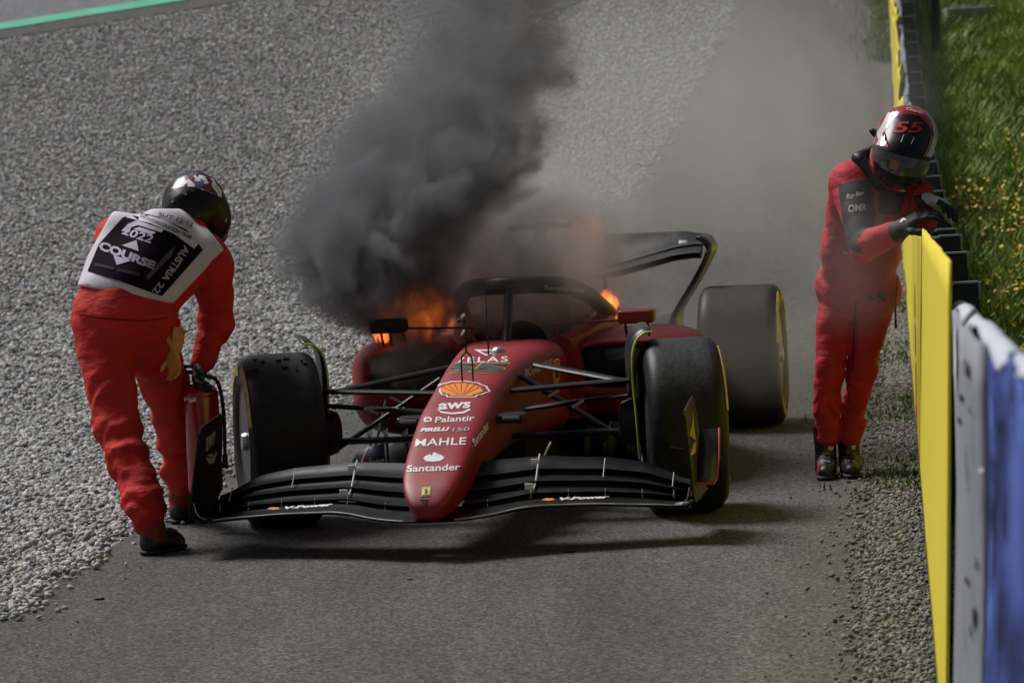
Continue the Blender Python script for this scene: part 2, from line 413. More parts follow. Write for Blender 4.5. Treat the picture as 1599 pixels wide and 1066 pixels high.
# ================================================================ the setting
def asphalt_mat(name, c1, c2, grain=340.0, streak=True, tracks=None):
    m = bpy.data.materials.new(name); nt, b = nodes(m); L = nt.links; N = nt.nodes.new
    geo = N('ShaderNodeNewGeometry'); P = geo.outputs['Position']
    n1 = N('ShaderNodeTexNoise'); n1.inputs['Scale'].default_value = 0.9; n1.inputs['Detail'].default_value = 6; n1.inputs['Roughness'].default_value = 0.6
    mp = N('ShaderNodeMapping'); mp.inputs['Scale'].default_value = (2.2, 0.35, 1); L.new(P, mp.inputs[0]); L.new(mp.outputs[0], n1.inputs['Vector'])
    r1 = N('ShaderNodeValToRGB'); r1.color_ramp.elements[0].position = .3; r1.color_ramp.elements[1].position = .7
    r1.color_ramp.elements[0].color = (*c1, 1); r1.color_ramp.elements[1].color = (*c2, 1); L.new(n1.outputs['Fac'], r1.inputs[0])
    v = N('ShaderNodeTexVoronoi'); v.inputs['Scale'].default_value = grain / 3.2; L.new(P, v.inputs['Vector'])
    r2 = N('ShaderNodeValToRGB'); r2.color_ramp.elements[0].position = 0.0; r2.color_ramp.elements[0].color = (.28, .28, .28, 1)
    r2.color_ramp.elements[1].position = 1.0; r2.color_ramp.elements[1].color = (2.3, 2.26, 2.2, 1)
    sp = N('ShaderNodeSeparateColor'); L.new(v.outputs['Color'], sp.inputs[0]); pw = N('ShaderNodeMath'); pw.operation = 'POWER'; pw.inputs[1].default_value = 1.8
    L.new(sp.outputs[0], pw.inputs[0]); L.new(pw.outputs[0], r2.inputs[0])
    mx = N('ShaderNodeMix'); mx.data_type = 'RGBA'; mx.blend_type = 'MULTIPLY'; mx.inputs[0].default_value = 0.8
    L.new(r1.outputs[0], mx.inputs[6]); L.new(r2.outputs[0], mx.inputs[7])
    out = mx.outputs[2]
    if tracks:                                     # rubbered-in wheel lines and worn bands along the road
        sx = N('ShaderNodeSeparateXYZ'); L.new(P, sx.inputs[0])
        ma = N('ShaderNodeMath'); ma.operation = 'MULTIPLY_ADD'; ma.inputs[1].default_value = -0.075; L.new(sx.outputs[1], ma.inputs[0]); L.new(sx.outputs[0], ma.inputs[2])
        n3 = N('ShaderNodeTexNoise'); n3.inputs['Scale'].default_value = 0.5; n3.inputs['Detail'].default_value = 2; L.new(P, n3.inputs['Vector'])
        ad = N('ShaderNodeMath'); ad.operation = 'MULTIPLY_ADD'; ad.inputs[1].default_value = 0.35; L.new(n3.outputs['Fac'], ad.inputs[0]); L.new(ma.outputs[0], ad.inputs[2])
        rt = N('ShaderNodeValToRGB'); rt.color_ramp.interpolation = 'EASE'
        els = rt.color_ramp.elements; els[0].position = 0; els[0].color = (1, 1, 1, 1); els[1].position = 1; els[1].color = (1, 1, 1, 1)
        for c, w, d in tracks:
            for pp, cc in ((c - w, 1), (c, d), (c + w, 1)): e = els.new(min(max(pp, 0), 1)); e.color = (cc, cc, cc, 1)
        mr = N('ShaderNodeMapRange'); mr.inputs['From Min'].default_value = -3; mr.inputs['From Max'].default_value = 3; L.new(ad.outputs[0], mr.inputs[0]); L.new(mr.outputs[0], rt.inputs[0])
        m2 = N('ShaderNodeMix'); m2.data_type = 'RGBA'; m2.blend_type = 'MULTIPLY'; m2.inputs[0].default_value = 1.0
        L.new(out, m2.inputs[6]); L.new(rt.outputs[0], m2.inputs[7]); out = m2.outputs[2]
    L.new(out, b.inputs['Base Color']); b.inputs['Roughness'].default_value = 0.85; b.inputs['Specular IOR Level'].default_value = 0.22
    bp = N('ShaderNodeBump'); bp.inputs['Strength'].default_value = 0.6; bp.inputs['Distance'].default_value = 0.006
    L.new(sp.outputs[0], bp.inputs['Height']); L.new(bp.outputs[0], b.inputs['Normal'])
    return m
def gravel_mat():
    m = bpy.data.materials.new('far_gravel'); nt, b = nodes(m); L = nt.links; N = nt.nodes.new
    P = N('ShaderNodeNewGeometry').outputs['Position']
    v = N('ShaderNodeTexVoronoi'); v.inputs['Scale'].default_value = 26; L.new(P, v.inputs['Vector'])
    sp = N('ShaderNodeSeparateColor'); L.new(v.outputs['Color'], sp.inputs[0])
    r = N('ShaderNodeValToRGB'); e = r.color_ramp.elements; e[0].position = 0; e[0].color = (.09, .09, .088, 1); e[1].position = 1; e[1].color = (.44, .43, .41, 1)
    x = e.new(.5); x.color = (.24, .235, .225, 1); L.new(sp.outputs[0], r.inputs[0])
    n = N('ShaderNodeTexNoise'); n.inputs['Scale'].default_value = .45; n.inputs['Detail'].default_value = 5; L.new(P, n.inputs['Vector'])
    r3 = N('ShaderNodeValToRGB'); r3.color_ramp.elements[0].position = .3; r3.color_ramp.elements[0].color = (.72, .72, .72, 1); r3.color_ramp.elements[1].position = .7; r3.color_ramp.elements[1].color = (1.08, 1.07, 1.05, 1); L.new(n.outputs['Fac'], r3.inputs[0])
    mx = N('ShaderNodeMix'); mx.data_type = 'RGBA'; mx.blend_type = 'MULTIPLY'; mx.inputs[0].default_value = 1; L.new(r.outputs[0], mx.inputs[6]); L.new(r3.outputs[0], mx.inputs[7])
    L.new(mx.outputs[2], b.inputs['Base Color']); b.inputs['Roughness'].default_value = .85
    bp = N('ShaderNodeBump'); bp.inputs['Strength'].default_value = 1; bp.inputs['Distance'].default_value = .03; bp.invert = True
    L.new(v.outputs['Distance'], bp.inputs['Height']); L.new(bp.outputs[0], b.inputs['Normal'])
    return m
def tone_mat(name, rough=0.8, spec=0.4, bump=0.0):
    m = bpy.data.materials.new(name); nt, b = nodes(m); a = nt.nodes.new('ShaderNodeAttribute'); a.attribute_name = 'tone'
    n = nt.nodes.new('ShaderNodeTexNoise'); n.inputs['Scale'].default_value = 130
    mx = nt.nodes.new('ShaderNodeMix'); mx.data_type = 'RGBA'; mx.blend_type = 'MULTIPLY'; mx.inputs[0].default_value = .5
    nt.links.new(a.outputs['Color'], mx.inputs[6]); nt.links.new(n.outputs['Color'], mx.inputs[7]); nt.links.new(mx.outputs[2], b.inputs['Base Color'])
    b.inputs['Roughness'].default_value = rough; b.inputs['Specular IOR Level'].default_value = spec
    return m

# edges of the service road read from the photograph, as points on the ground
_le = np.array([gpix(u, v) for u, v in ((0, 965), (100, 897), (165, 852), (240, 812), (390, 715), (545, 612), (760, 455), (985, 300), (1040, 215), (1085, 130), (1130, 45), (1152, 0))])
_re = np.array([gpix(u, v) for u, v in ((1350, 1066), (1350, 900), (1364, 760), (1384, 600), (1392, 470), (1396, 330), (1379, 165), (1393, 100), (1400, 40), (1402, 0))])
_le = _le[np.argsort(_le[:, 1])]; _re = _re[np.argsort(_re[:, 1])]
def XL(y):
    y = np.asarray(y, float); e = np.interp(y, _le[:, 1], _le[:, 0])
    s0 = (_le[2, 0] - _le[0, 0]) / (_le[2, 1] - _le[0, 1]); s1 = 0.05
    return e + np.where(y < _le[0, 1], (y - _le[0, 1]) * 0.35, 0) + np.where(y > _le[-1, 1], (y - _le[-1, 1]) * s1, 0)
def XR(y):
    y = np.asarray(y, float); e = np.interp(y, _re[:, 1], _re[:, 0])
    return e + np.where(y < _re[0, 1], (y - _re[0, 1]) * 0.1, 0) + np.where(y > _re[-1, 1], (y - _re[-1, 1]) * .1, 0)
_bb = np.array([gpix(u, v) for u, v in ((1478, 1066), (1452, 980), (1438, 840), (1429, 700), (1426, 560))])
_bf = np.polyfit(_bb[:, 1], _bb[:, 0], 1)
def XB(y): return np.polyval(_bf, y)

def strip(name, xa, xb, ys, dz, m, nx=8, zf=None):
    V = []; F = []
    for y in ys:
        a, b_ = float(xa(y)), float(xb(y))
        for i in range(nx + 1):
            x = a + (b_ - a) * i / nx; V.append((x, y, float(G(y)) + dz + (zf(x, y) if zf else 0)))
    for j in range(len(ys) - 1):
        for i in range(nx): k = j * (nx + 1) + i; F.append((k, k + 1, k + nx + 2, k + nx + 1))
    o = mesh(name, V, F, m); o['kind'] = 'structure'; return o
YS = list(np.arange(-20, 17, 3.0)) + list(np.arange(17, 50, 0.8)) + list(np.arange(50, 95, 3.0)) + [110, 140, 200, 400, 900]
strip('ground', lambda y: -600, lambda y: 600, YS, -0.012, gravel_mat(), 40)
strip('gravel_trap', lambda y: -45, lambda y: XL(y) + 0.3, YS[6:], -0.004, gravel_mat(), 10)
A_MAT = asphalt_mat('road_asphalt', (0.058, 0.058, 0.057), (0.096, 0.095, 0.093), tracks=[(.42, .03, .86), (.60, .02, .88), (.72, .03, .85), (.50, .015, 1.08)])
YR = [y for y in YS if -20 <= y <= 110]
strip('service_road', XL, XR, YR, 0.0, A_MAT, 8)
T_MAT = asphalt_mat('track_asphalt', (0.15, 0.155, 0.17), (0.19, 0.195, 0.21))
K_MAT = asphalt_mat('dark_verge_asphalt', (0.07, 0.07, 0.07), (0.10, 0.10, 0.10))
def pixband(name, lo, hi, dz, m):
    """band on the ground between two photograph lines, each (u0,v0,u1,v1), continued past the frame"""
    V = []
    for t in np.linspace(-1.2, 1.35, 16):
        for (u0, v0, u1, v1) in (lo, hi):
            p = gpix(u0 + (u1 - u0) * t, v0 + (v1 - v0) * t); V.append((p[0], p[1], float(G(p[1])) + dz))
    F = [(2 * i, 2 * i + 2, 2 * i + 3, 2 * i + 1) for i in range(15)]
    o = mesh(name, V, F, m); o['kind'] = 'structure'; return o
pixband('verge', (0, 62, 400, 0), (0, 40, 300, -4), 0.012, K_MAT)
pixband('race_track', (0, 46, 310, -2), (0, -14, 310, -62), 0.018, T_MAT)
pixband('track_edge_line', (0, 49, 315, -1), (0, 39, 300, -9), 0.024, mat('green_line_paint', (0.06, 0.42, 0.26), 0.6, var=0.15, vscale=3))

# ---------------------------------------------------------------- loose gravel: real stones
ICO = bmesh.new(); bmesh.ops.create_icosphere(ICO, subdivisions=1, radius=1.0)
ICO_V = np.array([v.co[:] for v in ICO.verts]); ICO_F = np.array([[v.index for v in f.verts] for f in ICO.faces]); ICO.free()
OCT_V = np.array([(1, 0, 0), (-1, 0, 0), (0, 1, 0), (0, -1, 0), (0, 0, 1), (0, 0, -1)], float)
OCT_F = np.array([(0, 2, 4), (2, 1, 4), (1, 3, 4), (3, 0, 4), (2, 0, 5), (1, 2, 5), (3, 1, 5), (0, 3, 5)])
def stones(name, pts, rad, tones, BV, BF, m, flat=0.62, label=None):
    n = len(pts); k = len(BV); q = RNG.normal(size=(n, 4)); q /= np.linalg.norm(q, axis=1)[:, None]
    w, x, y, z = q.T
    R = np.stack([np.stack([1 - 2 * (y * y + z * z), 2 * (x * y - z * w), 2 * (x * z + y * w)], -1), np.stack([2 * (x * y + z * w), 1 - 2 * (x * x + z * z), 2 * (y * z - x * w)], -1), np.stack([2 * (x * z - y * w), 2 * (y * z + x * w), 1 - 2 * (x * x + y * y)], -1)], 1)
    sc = np.stack([RNG.uniform(.75, 1.35, n), RNG.uniform(.65, 1.1, n), RNG.uniform(.45, .85, n)], 1) * rad[:, None]
    V = BV[None] * sc[:, None, :] * RNG.uniform(.8, 1.2, (n, k, 1)); V = np.einsum('nij,nkj->nki', R, V); V[..., 2] *= .85
    V += pts[:, None, :]
    F = (BF[None] + (np.arange(n) * k)[:, None, None]).reshape(-1, 3)
    o = fast_mesh(name, V.reshape(-1, 3), F, m, smooth=(k > 6), colors=np.repeat(tones, k, 0)); tag(o, label, 'gravel', kind='stuff'); return o
def stone_tones(n, lo=.07, hi=.92):
    g = lo + (hi - lo) * RNG.beta(2.6, 3.0, n); c = np.stack([g, g * .992, g * .975], 1)
    w = RNG.random(n); c[w > .9] *= (1.12, .98, .86); c[w < .08] *= (.9, .97, 1.05); return c
G_MAT = tone_mat('pebble_stone', 0.75)
def scatter_left(y0, y1, dens, margin=0.9):
    area = (y1 - y0) * 12; n = int(area * dens); y = RNG.uniform(y0, y1, n); u = RNG.uniform(0, 12, n)
    x = XL(y) - u + 0.05 * np.sin(y * 5) + RNG.exponential(.035, n); keep = (x > -0.1418 * y - margin); uu, vv = project(np.stack([x, y, G(y)], 1)); keep &= vv > 64 - .155 * uu; x, y = x[keep], y[keep]
    return x, y
P_, R_ = [], []
for y0, y1, dn, r0, r1 in ((11.2, 16, 1900, .010, .019), (16, 21, 1450, .011, .020), (21, 27, 980, .013, .022)):
    x, y = scatter_left(y0, y1, dn); P_.append(np.stack([x, y, G(y) + RNG.uniform(0, .016, len(x)) + .028 * np.sin(x * 3 + y) * (x < XL(y) - .3) * .5], 1)); R_.append(RNG.uniform(r0, r1, len(x)) * RNG.choice([.75, 1, 1.25], len(x)))
P_ = np.concatenate(P_); R_ = np.concatenate(R_); print('stones', len(P_))
stones('gravel', P_, R_, stone_tones(len(P_)), ICO_V, ICO_F, G_MAT, label='loose grey and white pebbles of the gravel trap beside the road')
x, y = scatter_left(27, 52, 620); far = np.stack([x, y, G(y) + RNG.uniform(0, .02, len(x))], 1); print('far stones', len(far))
stones('gravel', far, RNG.uniform(.016, .028, len(x)), stone_tones(len(x), .08, .85), OCT_V, OCT_F, G_MAT, label='distant pebbles of the gravel trap up the slope')
# gravel margin between road and barrier, with fines spilling on to the asphalt
n = 36000; y = RNG.uniform(8.5, 34, n) ** 1.0; t = RNG.random(n); x = XR(y) + (XB(y) + .1 - XR(y)) * t - RNG.exponential(.05, n) * (RNG.random(n) < .35)
stones('gravel', np.stack([x, y, G(y) + RNG.uniform(0, .012, n)], 1), RNG.uniform(.005, .0125, n) * (1 + (y > 20) * .5), stone_tones(n, .03, .44) * np.array([1, .975, .93]), ICO_V, ICO_F, G_MAT, label='small brown and grey pebbles along the foot of the barrier')
n = 240; y = RNG.uniform(9.5, 24, n); x = np.where(RNG.random(n) < .5, XL(y) + RNG.exponential(.22, n), XR(y) - RNG.exponential(.25, n))
stones('gravel', np.stack([x, y, G(y) + .004], 1), RNG.uniform(.003, .009, n), stone_tones(n, .03, .5), ICO_V, ICO_F, G_MAT, label='stray pebbles scattered over the asphalt')
V_ = strip('gravel_margin', lambda y: XR(y) - 0.01, lambda y: XB(y) + 0.5, [y for y in YS if 5 <= y <= 110], 0.003, mat('dirt_margin', (0.05, 0.045, 0.036), 0.95, col2=(0.11, 0.10, 0.085), vscale=9), 4)

# ---------------------------------------------------------------- grass bank behind the barrier
def bank(x, y): return 0.16 * np.maximum(np.asarray(x) - XB(y) - .3, 0)
strip('grass_bank', lambda y: XB(y) + .16, lambda y: XB(y) + 60, [y for y in YS if 2 <= y <= 200], 0.01, mat('bank_soil', (0.03, 0.05, 0.012), 0.95, col2=(0.055, 0.09, 0.02), vscale=4), 40, lambda x, y: float(bank(x, y)))
def blades(name, x, y, h, wid, lean, tones, m, label, seg=2):
    n = len(x); z = G(y) + bank(x, y) + .005; a = RNG.uniform(0, 2 * math.pi, n); ca, sa = np.cos(a), np.sin(a)
    lx, ly = lean * np.cos(a + 1.3), lean * np.sin(a + 1.3)
    V = np.zeros((n, 5, 3))
    for i, (f, ww) in enumerate(((0, 1), (0, -1), (.55, .8), (.55, -.8), (1, 0))):
        V[:, i, 0] = x + ca * wid * ww + lx * h * f * f; V[:, i, 1] = y + sa * wid * ww + ly * h * f * f; V[:, i, 2] = z + h * f * (1 - .18 * lean * f)
    F = (np.array([(0, 1, 3), (0, 3, 2), (2, 3, 4)])[None] + (np.arange(n) * 5)[:, None, None]).reshape(-1, 3)
    o = fast_mesh(name, V.reshape(-1, 3), F, m, colors=np.repeat(tones, 5, 0)); tag(o, label, 'grass', kind='stuff'); return o
GR_MAT = tone_mat('grass_blade', 0.55, 0.3)
n = 150000; y = 8 + 40 * RNG.random(n) ** .8; x = XB(y) + .32 + 3.4 * RNG.random(n); k = x < .1418 * y + 1.3; x, y = x[k], y[k]; n = len(x)
clump = (.5 + .5 * np.sin(x * 5 + 2 * np.sin(y * 1.7)) * np.sin(y * 2.3 + np.sin(x * 3)))
g = RNG.uniform(.6, 1.25, n) * (.7 + .6 * clump); tn = np.stack([.33 * g + .10 * (RNG.random(n) < .15), .46 * g, .09 * g], 1)
blades('grass', x, y, RNG.uniform(.10, .30, n) * (.6 + .7 * clump) * np.where(y > 22, 1.15, 1), RNG.uniform(.004, .008, n) * np.where(y > 20, 1.6, 1), RNG.uniform(.1, .8, n), tn, GR_MAT, 'long green meadow grass on the bank behind the barrier')
n = 260; c = RNG.random((26, 2)); cy_ = 9 + 26 * c[:, 0] ** .9; cx_ = XB(cy_) + .75 + (.12 * cy_ - .35 * 0) * .22 * (0.35 + .65 * c[:, 1]) + .25
i = RNG.integers(0, 26, n * 4); cy_ = 11 + 24 * c[:, 0]; cx_ = (700 + 150 * c[:, 1] ** .7) / FPX * cy_; fy = cy_[i] + RNG.normal(0, .6, n * 4); fx = cx_[i] + RNG.normal(0, .16, n * 4); kk = fx > XB(fy) + .35; fx, fy = fx[kk], fy[kk]
fz = G(fy) + bank(fx, fy) + RNG.uniform(.2, .38, len(fx)); n = len(fx); ang = np.linspace(0, 2 * math.pi, 6, endpoint=False)
V = np.zeros((n, 7, 3)); rr = RNG.uniform(.009, .017, n); tl = RNG.normal(0, .5, (n, 2))
for q in range(6):
    V[:, q, 0] = fx + rr * math.cos(ang[q]); V[:, q, 1] = fy + rr * math.sin(ang[q]); V[:, q, 2] = fz + rr * (tl[:, 0] * math.cos(ang[q]) + tl[:, 1] * math.sin(ang[q])) + .006
V[:, 6] = np.stack([fx, fy, fz], 1)
F = (np.array([(q, (q + 1) % 6, 6) for q in range(6)])[None] + (np.arange(n) * 7)[:, None, None]).reshape(-1, 3)
o = fast_mesh('wild_flowers', V.reshape(-1, 3), F, tone_mat('flower_petal', .6), colors=np.repeat(np.stack([RNG.uniform(.7, .95, n), RNG.uniform(.45, .62, n), np.full(n, .02)], 1), 7, 0))
tag(o, 'small yellow wild flowers standing in the grass bank', 'flowers', kind='stuff')
# weeds at the foot of the barrier
n = 5200; y = np.concatenate([RNG.uniform(42, 50, n // 2), RNG.uniform(14, 30, n // 2)]); x = XB(y) - RNG.exponential(.09, n) - .01 - np.where(y > 30, .06 * RNG.random(n), 0)
k = (np.sin(y * 2.1) > .2) | (y > 36); x, y = x[k], y[k]; n = len(x); g = RNG.uniform(.6, 1.2, n)
blades('weeds', x, y, RNG.uniform(.02, .055, n) * np.where(y > 36, 2.4, 1), RNG.uniform(.003, .006, n), RNG.uniform(.2, .9, n), np.stack([.10 * g, .19 * g, .03 * g], 1), GR_MAT, 'weeds and grass tufts growing along the foot of the banners')

# ---------------------------------------------------------------- barrier: banners, white top sheet, black posts
def banner_mat(name, base, dirt, streak, amount, scale=(1, .25, .30)):
    m = bpy.data.materials.new(name); nt, b = nodes(m); L = nt.links; N = nt.nodes.new
    P = N('ShaderNodeNewGeometry').outputs['Position']; mp = N('ShaderNodeMapping'); mp.inputs['Scale'].default_value = scale; L.new(P, mp.inputs[0])
    n = N('ShaderNodeTexNoise'); n.inputs['Scale'].default_value = 14; n.inputs['Detail'].default_value = 6; n.inputs['Roughness'].default_value = .65; L.new(mp.outputs[0], n.inputs['Vector'])
    r = N('ShaderNodeValToRGB'); e = r.color_ramp.elements; e[0].position = max(0.02, amount - .1); e[0].color = (*streak, 1); e[1].position = amount + .06; e[1].color = (*base, 1)
    x = e.new(.85); x.color = (*dirt, 1); L.new(n.outputs['Fac'], r.inputs[0]); L.new(r.outputs[0], b.inputs['Base Color'])
    b.inputs['Roughness'].default_value = .65; b.inputs['Specular IOR Level'].default_value = .15
    n2 = N('ShaderNodeTexNoise'); n2.inputs['Scale'].default_value = 3; L.new(mp.outputs[0], n2.inputs['Vector'])
    bp = N('ShaderNodeBump'); bp.inputs['Strength'].default_value = .35; bp.inputs['Distance'].default_value = .05; L.new(n2.outputs['Fac'], bp.inputs['Height']); L.new(bp.outputs[0], b.inputs['Normal'])
    return m
Y_MAT = banner_mat('yellow_banner', (.78, .65, .07), (.70, .58, .05), (.56, .45, .03), .22)
def banner(name, y0, y1, off, ztop, m, label, zbot=lambda y: .02, wave=.012, th=.008, ny=None, seed=0, skew=(0, 0)):
    ny = ny or max(6, int((y1 - y0) / .12)); nz = 14; V = []; F = []
    for j in range(ny + 1):
        y = y0 + (y1 - y0) * j / ny; zt, zb = ztop(y), zbot(y)
        for i in range(nz + 1):
            z = zb + (zt - zb) * i / nz
            w = wave * (math.sin(y * 2.3 + seed + z * 1.2) + .6 * math.sin(y * 5.1 + z * 3 + seed)) * (.3 + z)
            f = j / ny; yy = y + (skew[0] * (1 - f) + skew[1] * f) * (1 - z / 1.3)
            V.append((float(XB(yy)) + off + w + UPV[0] * z, yy, float(G(yy)) + z))
    for j in range(ny):
        for i in range(nz): k = j * (nz + 1) + i; F.append((k, k + 1, k + nz + 2, k + nz + 1))
    o = mesh(name, V, F, m); mod_solid(o, th); tag(o, label, 'banner', 'banners hung on the barrier'); return o
ztopY = lambda y: max(1.30 - .031 * (y - 8.8), 1.03)
ban_y = banner('advertising_banner', 8.8, 24.5, 0.0, ztopY, Y_MAT, 'long bright yellow banner with red lettering beside the leaning driver', wave=.001)
rag = lambda y: 1.0 + .10 * math.sin(y * 1.9) * math.sin(y * .7 + 1) + .05 * math.sin(y * 7)
ban_f = banner('advertising_banner', 24.55, 52, 0.0, rag, Y_MAT, 'ragged-topped yellow banner further up the slope, under grey sheeting', wave=.02)
ban_g = banner('advertising_banner', 6.05, 8.79, .012, lambda y: 1.21 + .045 * (8.3 - y) + .012 * math.sin(y * 4), banner_mat('grey_banner', (.26, .27, .31), (.32, .33, .37), (.05, .05, .06), .36), 'scuffed pale grey banner with small tears between yellow and blue banners', wave=.012, skew=(.95, 0))
ban_b = banner('advertising_banner', 2.2, 6.04, .014, lambda y: 1.21 + .045 * (8.3 - y) + .012 * math.sin(y * 4), banner_mat('blue_banner', (.07, .12, .42), (.16, .24, .55), (.006, .008, .05), .50, (1, .15, .30)), 'blue banner streaked with dark navy next to the grey banner', wave=.012, skew=(0, .95))
def topsheet(name, y0, y1, m, label, fz, bz, w):
    V = []; F = []; n = int((y1 - y0) / .15)
    for j in range(n + 1):
        y = y0 + (y1 - y0) * j / n; x = float(XB(y)) + UPV[0] * fz(y); g = float(G(y)); wv = .012 * math.sin(y * 3.1) + .008 * math.sin(y * 7.7)
        for i in range(7):
            t = i / 6; z = fz(y) + (bz(y) - fz(y)) * t + .02 * math.sin(t * math.pi) + wv * (1 - t); V.append((x + .012 + w * t, y, g + z))
        V.append((x + .022 + w, y, g + bz(y) - .35))
    for j in range(n):
        for i in range(7): k = j * 8 + i; F.append((k, k + 1, k + 9, k + 8))
    o = mesh(name, V, F, m); mod_solid(o, .006); tag(o, label, 'sheet'); return o
WS = banner_mat('white_sheet', (.50, .52, .58), (.58, .60, .66), (.3, .31, .35), .25)
topsheet('plastic_sheet', 2.2, 9.6, WS, 'white plastic sheet folded over the top of the grey and blue banners', lambda y: 1.20 + .045 * (8.3 - y), lambda y: 1.185 + .045 * (8.3 - y), .055)
topsheet('plastic_sheet', 20.5, 50, banner_mat('grey_sheet', (.20, .21, .25), (.33, .34, .38), (.05, .05, .06), .45, (1, .5, .5)), 'crumpled grey plastic sheeting along the far barrier top', lambda y: .93 + .05 * math.sin(y * 2.7), lambda y: 1.02 + .10 * math.sin(y * 1.7) * math.sin(y * 4.3), .05)
P_MAT = mat('black_rubber_post', (0.014, 0.015, 0.018), 0.55, var=0.4, vscale=8, bump=.2, bscale=50)
E_MAT = mat('worn_post_edge', (0.30, 0.31, 0.33), 0.6)
py_ = [8.4, 11.0, 14.0, 16.0, 17.4] + [18.6 + 1.25 * i for i in range(21)]
for i, y in enumerate(py_):
    x = float(XB(y)) + .13 + UPV[0] * 1.0; g = float(G(y)); h = .95 + .015 * math.sin(i * 2.1)
    r = empty('barrier_post', (x, y, g)); tag(r, ('black rubber barrier post standing behind the %s' % ('grey banner' if y < 8.8 else 'near end of the yellow banner' if y < 15 else 'yellow banner' if y < 24.5 else 'ragged far banner')), 'post', 'black posts behind the barrier')
    q = box('upright', (0, 0, h / 2 - .05), (.13, .16, h + .1), P_MAT, r, .012)
    box('top_edge', (.01, -.073, h + .004), (.10, .018, .010), E_MAT, r, .003)
    box('side_edge', (.063, -.074, h - .03), (.012, .016, .07), E_MAT, r, .003)
for i in range(5):
    y = 41 + i * 1.7; x = float(XB(y)) + .50; g = float(G(y) + bank(x, y)); r = empty('barrier_post', (x, y, g)); tag(r, 'taller dark post of the second fence row up the slope', 'post', 'dark posts of the second row')
    tube('upright', [(0, 0, -.1), (0, 0, 1.0)], .055, P_MAT, r, 8); box('cap', (0, 0, 1.01), (.13, .13, .03), P_MAT, r, .005)
_p = gpix(1512, 6); _p = W3(1512, 4, 44.0)
r = empty('concrete_slab', (_p[0], 44.0, float(G(44.0) + bank(_p[0], 44.0)))); tag(r, 'pale concrete slab lying in the grass at the top of the bank', 'slab')
box('slab', (0, 0, .12), (.62, .7, .16), mat('old_concrete', (.34, .34, .33), .85, var=.2, vscale=7, bump=.3, bscale=30), r, .015); box('footing', (0, 0, 0), (.7, .78, .1), mat('dark_concrete', (.10, .10, .10), .9), r, .01)  # footing has a darker concrete colour than the slab
# rubber crumbs and bits of debris lying on the road
for i, (u, v, s) in enumerate(((155, 936, .012), (890, 862, .015), (1342, 803, .012), (640, 905, .007))):
    p = gpix(u, v); bm = bmesh.new(); bmesh.ops.create_icosphere(bm, subdivisions=2, radius=1)
    for q in bm.verts: q.co = Vector((q.co.x * s * 1.7, q.co.y * s, q.co.z * s * .45)) * (1 + .35 * math.sin(q.co.x * 7 + i) * math.cos(q.co.y * 5 + i))
    o = bm_obj('rubber_crumb', bm, M['dark']); o.location = (p[0], p[1], float(G(p[1])) + s * .35); tag(o, 'small black crumb of tyre rubber lying on the asphalt', 'debris', 'rubber crumbs on the road')
# ================================================================ the race car
CAR = empty('race_car', (CX, CY, 0), math.atan2(CFW[1], CFW[0]))
tag(CAR, 'dark red open-wheel race car on fire at its left side with smoke pouring off', 'race car')
bpy.context.view_layer.update()
def se_ring(X, yc, zc, hw, hh, n=5.0, m=40, tw=0.0, ytop=0.0):
    out = []
    for t in np.linspace(0, 2 * math.pi, m, endpoint=False):
        c, s = math.cos(t), math.sin(t); y = hw * math.copysign(abs(c) ** (2 / n), c); z = hh * math.copysign(abs(s) ** (2 / n), s)
        y *= 1 + tw * (z / hh); out.append((X, yc + y + ytop * z / hh, zc + z))
    return out
def keyed(keys, xs):
    K = np.array(keys, float); K = K[np.argsort(K[:, 0])]; return [[x] + [float(np.interp(x, K[:, 0], K[:, i])) for i in range(1, K.shape[1])] for x in xs]
# ---- nose and monocoque (one painted shell)
nose_k = [(1.345, .032, .205, .178), (1.335, .050, .226, .166), (1.31, .070, .252, .154), (1.26, .088, .290, .146), (1.13, .110, .352, .160), (.95, .127, .416, .20), (.58, .148, .519, .26), (.37, .148, .567, .28), (.02, .163, .622, .29), (-.13, .172, .640, .29), (-.5, .202, .664, .28), (-.95, .245, .676, .26), (-1.12, .262, .672, .22)]
xs = [1.345, 1.335, 1.31, 1.26, 1.2, 1.13, 1.04, .95, .83, .7, .58, .47, .37, .25, .13, .02, -.13, -.3, -.5, -.72, -.95, -1.12]
rings = []
for X, hw, zt, zb in keyed(nose_k, xs):
    n = 3.2 if X > 1.3 else 4.6
    rings.append(se_ring(X, 0, (zt + zb) / 2, hw, (zt - zb) / 2, n, 48, float(np.interp(X, [.3, .95, 1.2, 1.34], [-.02, .10, .26, .34]))))
nose = loft('nose_and_monocoque', rings, M['red'], CAR); mod_sub(nose, 1)
# ---- cockpit surround, headrest, survival-cell flanks
coq = []
for X, yo, zt in ((-1.10, .262, .668), (-1.3, .32, .69), (-1.6, .36, .72), (-1.9, .37, .74), (-2.15, .36, .74)):
    coq.append([(X, -yo, .30), (X, -yo - .02, .5), (X, -yo + .01, zt - .02), (X, -yo + .05, zt), (X, -yo + .10, zt - .01), (X, -yo + .11, .55), (X, -yo + .11, .45), (X, yo - .11, .45), (X, yo - .11, .55), (X, yo - .10, zt - .01), (X, yo - .05, zt), (X, yo - .01, zt - .02), (X, yo + .02, .5), (X, yo, .30)])
loft('cockpit_surround', coq, M['red'], CAR, cap=True, sharp=50)
for s in (-1, 1):
    loft('headrest_pad', [[(X, s * (y0 + .0), .60), (X, s * (y0 + .09), .60), (X, s * (y0 + .09), zt), (X, s * y0, zt - .03)] for X, y0, zt in ((-1.45, .20, .68), (-1.7, .18, .74), (-1.98, .14, .76))], M['carbon'], CAR)
loft('seat_bulkhead', [se_ring(-1.98, 0, .62, .25, .17, 4, 24), se_ring(-2.1, 0, .62, .25, .18, 4, 24)], M['dark'], CAR)
